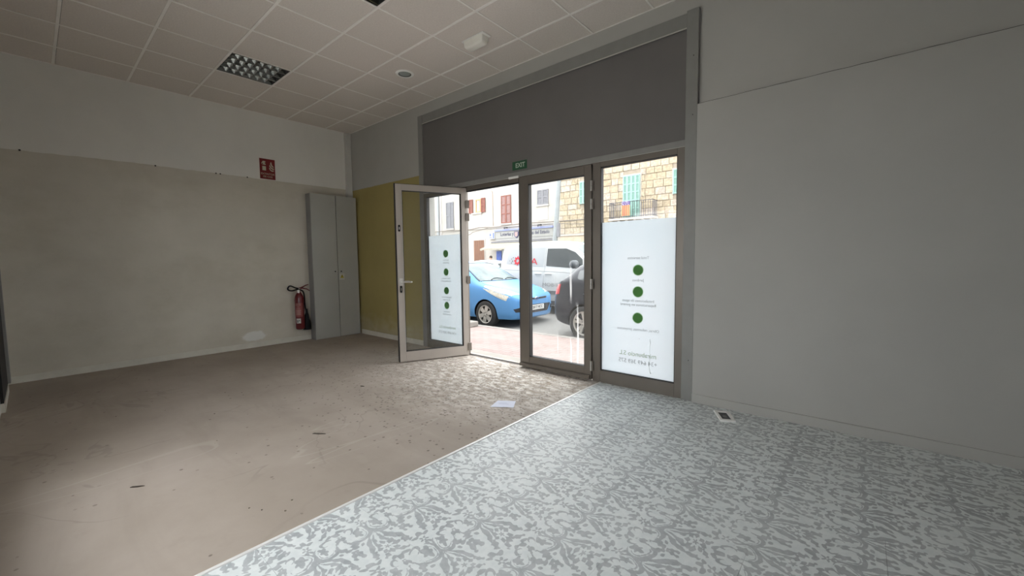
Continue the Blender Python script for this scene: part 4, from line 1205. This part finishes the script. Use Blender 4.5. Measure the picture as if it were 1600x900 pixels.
# open window with side shutters
wx0, wx1, wz0, wz1 = bx_(-8.05), bx_(-7.66), bz(3.63), bz(4.29)
w = MB().box(wx0, wx1, YB - .004, YB - .001, wz0, wz1).obj('window', pm('window_dark_glass', (.22, .26, .28), .1, var=0), lh, world=True)
fr = MB()
for q in ((wx0, wx0 + .09, wz0, wz1), (wx1 - .13, wx1, wz0, wz1), (wx0 + .09, wx1 - .13, wz0, wz0 + .08), (wx0 + .09, wx1 - .13, wz1 - .08, wz1)): fr.box(q[0], q[1], YB - .05, YB - .004, q[2], q[3])
fr.obj('window_frame', M['wood_frame'], w, world=True)
MB().box(wx0 + .11, wx0 + .24, YB - .012, YB - .006, wz0 + .08, wz1 - .08).obj('curtain', pm('white_curtain', (.6, .6, .58), .9, var=0), w, world=True)
shutter(lh, bx_(-7.64), bx_(-7.37), bz(3.62), bz(4.32), M['brown'], M['brown'], leaves=1, rows=2, y=YB - .03, nm='side_shutter')
shutter(lh, bx_(-8.52), bx_(-8.24), bz(3.62), bz(4.32), M['brown'], M['brown'], leaves=1, rows=2, y=YB - .03, nm='side_shutter')
MB().box(bx_(-8.30), bx_(-7.62), YB - .12, YB, wz0 - .09, wz0 - .01).obj('sill', M['plaster2'], lh, world=True)
MB().box(bx_(-8.06), bx_(-7.66), YB - .015, YB, bz(2.95), wz0 - .09).obj('walled_up_patch', M['plaster2'], lh, world=True)
# brown plank door
dx0, dx1, dz1 = bx_(-8.215), bx_(-7.492), bz(2.25)
dr = MB().box(dx0 - .08, dx1 + .08, YB - .03, YB - .001, ZP, dz1 + .08).obj('door', M['plaster2'], lh, world=True)
for k in range(5):
    a = dx0 + (dx1 - dx0) * k / 5
    MB().box(a + .006, a + (dx1 - dx0) / 5 - .006, YB - .055, YB - .03, ZP + .02, dz1).obj('plank', M['door_wood'], dr, world=True)
# string course and downpipes
MB().box(-30, XE, YB - .05, YB, bz(2.80), bz(2.80) + .07).obj('string_course', M['plaster2'], lh, world=True)
MB().cyl((bx_(-10.95), YB - .1, ZP), (bx_(-10.95), YB - .1, 7), .11, 12).obj('downpipe', pm('grey_pipe', (0.332, 0.351, 0.361), .5, var=.05), lh, world=True, smooth=40)
MB().box(bx_(-10.82), bx_(-10.72), YB - .06, YB, ZP, 7.1).obj('corner_strip', pm('pink_grey_strip', (0.507, 0.469, 0.449), .8, var=.05), lh, world=True)
pip = [(bx_(-6.98), YB - .03, bz(4.62)), (bx_(-6.90), YB - .03, bz(4.55)), (bx_(-6.885), YB - .03, bz(4.40)), (bx_(-6.88), YB - .03, bz(3.6)), (bx_(-6.875), YB - .03, bz(2.92))]
MB().tube(pip, .02, 6).obj('thin_pipe', pm('brown_pipe', (.30, .24, .19), .7, var=0), lh, world=True)
# street cables
MC = pm('street_cable', (.16, .14, .12), .7, var=0)
def cable(P, label, r=.022):
    P = [(bx_(a), YB - b, bz(c)) for a, b, c in P]
    o = MB().tube(crom(P, 5), r, 6).obj('street_cable', MC, origin=tuple(P[0])); tag(o, label, 'cable', 'cables strung along the houses'); return o
cable([(-12, .28, 2.86), (-8.6, .28, 2.80), (-7.6, .28, 2.86), (-6.5, .28, 2.82), (-5.0, .28, 2.88), (-3.6, .28, 2.86), (-2.0, .28, 2.84), (-1.0, .28, 2.88)], 'thick black cable running along the top of the shop sign', .03)
cable([(-12, .36, 2.70), (-8.7, .36, 2.52), (-8.0, .36, 2.66), (-7.3, .36, 2.76), (-6.9, .36, 2.82)], 'thin sagging cable above the brown plank door', .02)
cable([(-3.1, .32, 2.78), (-2.4, .32, 2.70), (-1.6, .32, 2.66), (-1.1, .32, 2.70)], 'thin cable sagging across the stone house beside the pole', .018)

# lottery shop front
sgx0, sgx1, sgz0, sgz1 = bx_(-6.66), bx_(-3.30), bz(2.27), bz(2.62)
sg = empty('shop_sign', ((sgx0 + sgx1) / 2, YB - .02, sgz0)); tag(sg, 'long pale lottery shop sign with dark lettering and a crest', 'sign')
MB().box(sgx0, sgx1, YB - .14, YB - .005, sgz0, sgz1).obj('board', pm('sign_board', (0.242, 0.242, 0.227), .6, var=.03), sg, world=True)
MB().box(sgx0 - .02, sgx1 + .02, YB - .22, YB - .005, sgz1, sgz1 + .10).obj('canopy', pm('sign_blue', (0.195, 0.225, 0.439), .6, var=.05), sg, world=True)
for q in (bx_(-6.02), bx_(-4.05)):
    MB().tube([(q, YB - .2, sgz1 + .1), (q, YB - .26, sgz1 + .2), (q + .18, YB - .34, sgz1 + .2)], .02, 6).box(q + .1, q + .32, YB - .40, YB - .26, sgz1 + .14, sgz1 + .22).obj('spotlight', M['trimblack'], sg, world=True)
MI = pm('sign_letters', (.03, .03, .06), .6, var=0)
w0 = wloc(sg)
for txt, cx_, in (('Loterías y', -5.92), ('Apuestas del Estado', -4.25)):
    text_obj('lettering', txt, .29, MI, sg, Vector((bx_(cx_), YB - .143, bz(2.455))) - w0, (radians(90), 0, 0), .002, sx=.95 if cx_ < -5 else .88, bold=.007)
cxs = bx_(-5.32)
MB().prism([(cxs - .17, bz(2.56)), (cxs + .17, bz(2.56)), (cxs + .17, bz(2.36)), (cxs, bz(2.25)), (cxs - .17, bz(2.36))], 'y', YB - .19, YB - .142).obj('crest', pm('crest_navy', (.04, .04, .10), .6, var=0), sg, world=True)
MB().prism([(cxs - .12, bz(2.53)), (cxs + .12, bz(2.53)), (cxs + .12, bz(2.37)), (cxs, bz(2.30)), (cxs - .12, bz(2.37))], 'y', YB - .195, YB - .19).obj('crest_field', pm('crest_pink', (.27, .19, .18), .6, var=.2, scale=12), sg, world=True)
MB().box(sgx0, sgx1, YB - .10, YB - .005, bz(2.165), sgz0 - .01).obj('fascia', pm('white_fascia', (0.343, 0.343, 0.332), .6, var=.02), sg, world=True)
MB().box(sgx0, sgx1, YB - .115, YB - .10, bz(2.21), bz(2.222)).obj('fascia_groove', M['grey_sh'], sg, world=True)
# projecting sign beside it
ps = empty('projecting_sign', (bx_(-6.95), YB - .02, bz(2.30))); tag(ps, 'small white box sign with blue emblem left of the lottery sign', 'sign')
MB().box(bx_(-7.06), bx_(-6.68), YB - .16, YB - .004, bz(2.27), bz(2.60)).obj('box', pm('sign_white', (0.336, 0.336, 0.336), .5, var=0), ps, world=True)
MB().box(bx_(-6.80), bx_(-6.72), YB - .166, YB - .16, bz(2.30), bz(2.56)).obj('blue_bar', pm('blue_bar', (.08, .12, .30), .5, var=0), ps, world=True)
MB().prism([(bx_(-6.97) + .07 * cos(a), bz(2.47) + .09 * sin(a)) for a in [2 * pi * i / 12 for i in range(12)]], 'y', YB - .166, YB - .16).obj('emblem', bpy.data.materials['blue_bar'], ps, world=True)
MB().box(bx_(-7.02), bx_(-6.88), YB - .166, YB - .16, bz(2.33), bz(2.36)).obj('emblem_text', bpy.data.materials['blue_bar'], ps, world=True)
# awning
ax0, ax1 = bx_(-6.95), bx_(-3.28)
aw = empty('awning', ((ax0 + ax1) / 2, YB, bz(1.8))); tag(aw, 'cream fabric awning sloping out under the lottery sign', 'awning')
MA = pm('cream_canvas', (0.286, 0.267, 0.218), .85, var=.04)
top_z, low_z, yo = bz(2.08), bz(1.79), 1.1
rows = [[(ax0 + (ax1 - ax0) * i / 24, YB - .06 - yo * j / 6, top_z + (low_z - top_z) * j / 6 - .03 * sin(pi * j / 6)) for i in range(25)] for j in range(7)]
MB().grid(rows, thick=(0, 0, -.01)).obj('canvas', MA, aw, world=True, smooth=40)
rows = [[(ax0 + (ax1 - ax0) * i / 48, YB - .06 - yo - .012, low_z - (j * (.10 + .025 * sin(i * pi / 2)))) for i in range(49)] for j in (0, 1)]
MB().grid(rows, thick=(0, .008, 0)).obj('valance', MA, aw, world=True)
MB().cyl((ax0, YB - .09, top_z + .03), (ax1, YB - .09, top_z + .03), .05, 10).obj('roller', M['grey_sh'], aw, world=True, smooth=40)
for q in (ax0 + .03, ax1 - .03): MB().cyl((q, YB - .02, top_z - .1), (q, YB - .06 - yo, low_z - .02), .015, 6).obj('arm', M['grey_sh'], aw, world=True)
# shop window below
sw_ = MB().box(bx_(-6.3), bx_(-3.5), YB - .02, YB - .001, .2, bz(1.72)).obj('shop_window', pm('shop_window_glass', (.30, .32, .32), .15, var=.1, scale=1), lh, world=True)
t = MB().box(bx_(-6.68), bx_(-6.35), YB - .03, YB - .004, bz(1.18), bz(1.68)).obj('blue_poster', pm('poster_blue', (0.044, 0.088, 0.312), .6, var=.25, scale=6), origin=(bx_(-6.5), YB - .004, bz(1.18))); tag(t, 'dark blue poster on the wall under the awning', 'poster')

# stone house
st = empty('stone_house', (bx_(-3.0) + 4, YB, ZP)); tag(st, 'honey coloured stone house across the street with mint green shutters', 'house')
M['mortar'] = pm('stone_mortar', (0.28, 0.238, 0.184), .95, var=.1, scale=5)
MB().box(XE, 14, YB + .0, YB + 8, ZP, 7.2).obj('wall', M['mortar'], st, world=True)
zl = bz(2.30)
MB().box(XE, 14, YB - .10, YB, zl - .10, zl).obj('ledge', M['plaster2'], st, world=True)
MB().box(XE, 14, YB - .035, YB, ZP, zl - .10).obj('ground_floor_render', pm('tan_render', (0.449, 0.371, 0.283), .9, var=.1, scale=3), st, world=True)
for q in range(7):
    MB().box(XE + .35 + q * .55, XE + .362 + q * .55, YB - .038, YB - .034, ZP, zl - .1).obj('render_joint', M['mortar'], st, world=True)
stone_m = []
for k, c in enumerate(((.387, .327, .238), (.422, .363, .280), (.363, .303, .214), (.405, .351, .292))):
    n = NT('sandstone'); n.set(rough=.95, spec=.2)
    f = n.noise(9, 6, .7); g = n.noise(2.2, 4)
    col = n.mix(f.smooth(.35, .68), tuple(q * .72 for q in c), tuple(min(1, q * 1.16) for q in c))
    n.color(n.mix(g.smooth(.45, .75) * .5, col, (.428, .339, .214))); n.bump(f, .7, .03)
    stone_m.append(n.m)
openings = [(bx_(-2.0), bx_(-1.36), bz(3.485), bz(4.363)), (bx_(-.111), bx_(.539), bz(2.80), bz(4.333)), (bx_(1.74), bx_(2.38), bz(3.48), bz(4.317))]
rs = random.Random(5)
z = zl; rowi = 0; cnt = 0
while z < 6.6:
    hgt = rs.uniform(.30, .37); x = XE - rs.uniform(0, .3)
    while x < 3.4:
        wdt = rs.uniform(.34, .62)
        segs = [(max(x, XE), x + wdt)]
        for (a, b, c0, c1) in openings:
            if z + hgt > c0 + .02 and z < c1 - .02:
                ns = []
                for p, q in segs:
                    if q <= a or p >= b: ns.append((p, q))
                    else:
                        if p < a: ns.append((p, a))
                        if q > b: ns.append((b, q))
                segs = ns
        for p, q in segs:
            if q - p < .06: continue
            dpt = rs.uniform(.015, .05); g = .008
            c = rs.uniform(.006, .016)
            m_ = MB().add([(p + g, YB, z + g), (q - g, YB, z + g), (q - g, YB, z + hgt - g), (p + g, YB, z + hgt - g),
                           (p + g + c, YB - dpt, z + g + c), (q - g - c, YB - dpt * rs.uniform(.7, 1.2), z + g + c), (q - g - c, YB - dpt, z + hgt - g - c), (p + g + c, YB - dpt * rs.uniform(.7, 1.2), z + hgt - g - c)],
                          [(0, 1, 2, 3), (7, 6, 5, 4), (0, 4, 5, 1), (1, 5, 6, 2), (2, 6, 7, 3), (3, 7, 4, 0)])
            m_.obj('stone_block', stone_m[rs.randrange(4)], st, world=True); cnt += 1
        x += wdt
    z += hgt; rowi += 1
print('stone blocks', cnt)
for (a, b, c0, c1), rw in zip(openings, (3, 5, 3)):
    MB().box(a - .06, b + .06, YB - .045, YB + .01, c0 - .02, c1 + .06).obj('window_surround', M['plaster2'], st, world=True)
    shutter(st, a, b, c0, c1, M['mint'], M['mint_panel'], leaves=4 if rw == 5 else 4, rows=rw, y=YB - .045, fw_=.05)
shutter(st, bx_(-1.98), bx_(-1.4), ZP + .02, bz(1.95), M['mint'], M['mint_panel'], leaves=4, rows=3, y=YB - .036, fw_=.05, nm='door')
# balcony (in front of the facade, so a little nearer)
S2 = (YB - .62 + 3.7177) / 14.7177
def fx(x): return 6.84 + (x - 6.84) * S2
def fz(z): return 1.254 + (z - 1.254) * S2
bx0, bx1, bz0, bz1 = fx(-.70), fx(1.0), fz(2.79), fz(3.385)
ba = MB().box(bx0 - .05, bx1 + .05, YB - .66, YB, bz0 - .10, bz0).obj('balcony', M['plaster2'], st, world=True)
for q in range(6):
    xx = bx0 + .08 + (bx1 - bx0 - .16) * q / 5
    MB().prism([(YB, bz0 - .30), (YB, bz0 - .10), (YB - .6, bz0 - .10), (YB - .6, bz0 - .16)], 'x', xx - .06, xx + .06).obj('corbel', M['plaster'], ba, world=True)
MR = pm('railing_iron', (.07, .07, .085), .5, .4, var=.1)
yF = YB - .62
for zz in (bz0 + .06, bz1): MB().tube([(bx0, YB, zz), (bx0, yF, zz), (bx1, yF, zz), (bx1, YB, zz)], .016, 6).obj('rail', MR, ba, world=True)
bar = MB().cyl((0, 0, bz0), (0, 0, bz1), .012, 6).mesh('baluster', MR)
w0 = wloc(ba)
nb = 20
for q in range(nb + 1): inst(bar, 'baluster', ba, Vector((bx0 + (bx1 - bx0) * q / nb, yF, 0)) - w0)
for q in range(1, 6):
    for xx in (bx0, bx1): inst(bar, 'baluster', ba, Vector((xx, yF + .62 * q / 6, 0)) - w0)
# flag on the railing
n = NT('striped_flag_cloth'); n.set(rough=.85)
x_, y_, z_ = n.pos()
f0, f1, f2, f3 = fx(-.185), fx(.145), fz(2.86), fz(3.41)
ph = (x_ - f0) * (1 / (f1 - f0))
strp = (ph * 4.5).mod(1.0).gt(.5)
c = n.mix(strp, (.42, .31, .15), (.30, .055, .045))
band = z_.smooth(f3 - .20, f3 - .19)
c = n.mix(band, c, n.mix((n.noise(14, 2)).smooth(.5, .6), (.10, .07, .20), (.30, .27, .34)))
n.color(c)
rows = [[(f0 + (f1 - f0) * i / 16, yF - .035 - .018 * sin(i * 1.4) * (j / 8), f3 + (f2 - f3) * j / 8) for i in range(17)] for j in range(9)]
t = MB().grid(rows, thick=(0, .004, 0)).obj('flag', n.m, smooth=60, origin=((f0 + f1) / 2, yF - .035, f2)); tag(t, 'red and yellow striped flag with purple band hung on the balcony', 'flag')

# leaning pole and its bracket
def at(px, py, Y):
    d = fw + rt2 * ((px - 800) / FPX) - up2 * ((py - 450) / FPX)
    return CAM + d * ((Y - CAM.y) / d.y)
pb, pt = Vector((-5.21, 14.0, ZP)), Vector((-4.62, 14.0, 6.6))
q0, q1 = at(866.5, 388, 14.0), at(873.5, 280, 14.0)
dd = (q1 - q0) / (q1.z - q0.z)
pb = q0 + dd * (ZP - q0.z); pt = q0 + dd * (7.2 - q0.z)
t = empty('street_pole', tuple(pb)); tag(t, 'thick grey leaning pole on the far sidewalk in front of the houses', 'pole')
MP = pm('galvanised_pole', (0.236, 0.256, 0.261), .6, .2, var=.08, scale=3)
MB().cyl((0, 0, 0), pt - pb, .15, 16, .10).obj('shaft', MP, t, smooth=40)
k_ = (2.75 - ZP) / (pt.z - pb.z)
pm_ = (pt - pb) * k_
MB().box(pm_.x + .10, pm_.x + .24, -.08, .08, pm_.z - .35, pm_.z + .35).obj('junction_box', M['grey_sh'], t, bevel=.01)

# lime parasol behind the black car
pu = at(914.5, 386, 14.2)
t = empty('parasol', (pu.x, pu.y, ZP)); tag(t, 'small lime green parasol far behind the black car', 'parasol')
h_ = pu.z - ZP
MB().lathe([(.02, h_ + .10), (.12, h_ + .06), (.30, h_ - .02), (.34, h_ - .07), (.30, h_ - .05), (.10, h_ + .03)], 16, closed=True).obj('canopy', pm('lime_cloth', (.42, .68, .06), .8, var=.05), t, smooth=30)
MB().cyl((0, 0, .03), (0, 0, h_ + .11), .014, 8).obj('pole', M['steel'], t, smooth=40)
MB().lathe([(0, 0), (.2, 0), (.2, .04), (.03, .06), (0, .06)], 20).obj('base', M['kerb'], t, smooth=40)

# ------------------------------------------------------------------ person across the street
def person(loc, rz, hgt):
    t = empty('person', loc, rz); tag(t, 'dark haired person in a white shirt beyond the blue car', 'person')
    S = hgt / 1.72
    V = {'pel': (0, 0, .95, .15, .11), 'spn': (.02, 0, 1.15, .145, .10), 'chs': (.05, 0, 1.33, .165, .11), 'nck': (.08, 0, 1.48, .055, .055), 'hd0': (.10, 0, 1.56, .075, .085), 'hd1': (.11, 0, 1.65, .075, .09), 'hd2': (.11, 0, 1.70, .04, .05)}
    names = list(V)
    E_ = [(0, 1), (1, 2), (2, 3), (3, 4), (4, 5), (5, 6)]
    vs = [V[n] for n in names]
    def chain(start, pts):
        prev = start
        for p in pts: vs.append(p); E_.append((prev, len(vs) - 1)); prev = len(vs) - 1
    for s in (-1, 1):
        f = .22 * s
        chain(0, [(0, s * .09, .88, .085, .085), (f * .5, s * .10, .50, .058, .058), (f * .9 - .05, s * .10, .10, .040, .040), (f * .9 + .04, s * .105, .04, .038, .032), (f * .9 + .14, s * .11, .03, .03, .025)])
        chain(2, [(.04, s * .19, 1.40, .055, .055), (.0 - f * .4, s * .24, 1.13, .042, .042), (.10 - f * .6, s * .25, .90, .030, .030), (.12 - f * .6, s * .25, .83, .032, .018)])
        hb = len(vs) - 1
        for q, (dx, dl) in enumerate(((-.022, .075), (-.008, .085), (.008, .08), (.022, .065))):
            chain(hb, [(.125 - f * .6 + dx, s * .25, .80, .009, .009), (.13 - f * .6 + dx, s * .245, .80 - dl * .55, .008, .008), (.135 - f * .6 + dx, s * .235, .80 - dl, .007, .007)])
        chain(hb, [(.155 - f * .6, s * .235, .82, .010, .010), (.17 - f * .6, s * .225, .785, .008, .008)])
    me = bpy.data.meshes.new('body'); me.from_pydata([(a * S, b * S, c * S) for a, b, c, _, _ in vs], E_, [])
    o = bpy.data.objects.new('body', me); C.objects.link(o); o.parent = t
    sk = o.modifiers.new('skin', 'SKIN')
    for i, v in enumerate(vs):
        me.skin_vertices[0].data[i].radius = (v[3] * S, v[4] * S); me.skin_vertices[0].data[i].use_root = (i == 0)
    o.modifiers.new('sub', 'SUBSURF').levels = 1; o.modifiers['sub'].render_levels = 2
    n = NT('person_skin_and_clothes'); n.set(rough=.8)
    tc = n.new('ShaderNodeTexCoord'); sp = n.new('ShaderNodeSeparateXYZ'); n.link(tc.outputs['Object'], sp.inputs[0])
    z = X(n.nt, sp.outputs[2]); yy = X(n.nt, sp.outputs[1]).abs()
    c = n.mix(z.gt(.93 * S), (.05, .06, .10), (.72, .72, .70))
    c = n.mix(z.gt(1.46 * S), c, (.42, .26, .19))
    c = n.mix(yy.gt(.17 * S) * (z * -1).gt(-1.18 * S), c, (.42, .26, .19))
    c = n.mix((z * -1).gt(-.075 * S), c, (.03, .03, .03))
    n.color(c); me.materials.append(n.m)
    for p in me.polygons: p.use_smooth = True
    h = MB(); h.lathe([(.0, .105), (.05, .098), (.085, .06), (.095, .01), (.088, -.05), (.06, -.06), (0, -.02)], 18); h.v = [(a * 1.05 * S + .09 * S, b * S, c * S + 1.665 * S) for a, b, c in h.v]
    h.obj('hair', pm('dark_hair', (.03, .02, .015), .8, var=.2, scale=40), t, smooth=60)
    fc_ = MB()
    for s in (-1, 1): fc_.lathe([(0, .01), (.010, .006), (.012, 0)], 8, (.195 * S, s * .032 * S, 1.63 * S), 'x')
    fc_.obj('eyes', M['black'], t)
    MB().cyl((.185 * S, 0, 1.625 * S), (.215 * S, 0, 1.595 * S), .006 * S, 8, .014 * S).obj('nose', n.m if False else pm('nose_skin', (.42, .26, .19), .8, var=0), t)
    MB().box(.185 * S, .198 * S, -.024 * S, .024 * S, 1.563 * S, 1.572 * S).obj('mouth', pm('lips', (.35, .12, .10), .7, var=0), t)
    for s in (-1, 1): MB().lathe([(0, -.012), (.022, -.006), (.022, .006), (0, .012)], 10, (.10 * S, s * .088 * S, 1.615 * S), 'y').obj('ear', bpy.data.materials['nose_skin'], t)
    return t


pq = at(769, 405, 14.6)
person((pq.x, 14.6, ZP), pi + .3, 1.60)
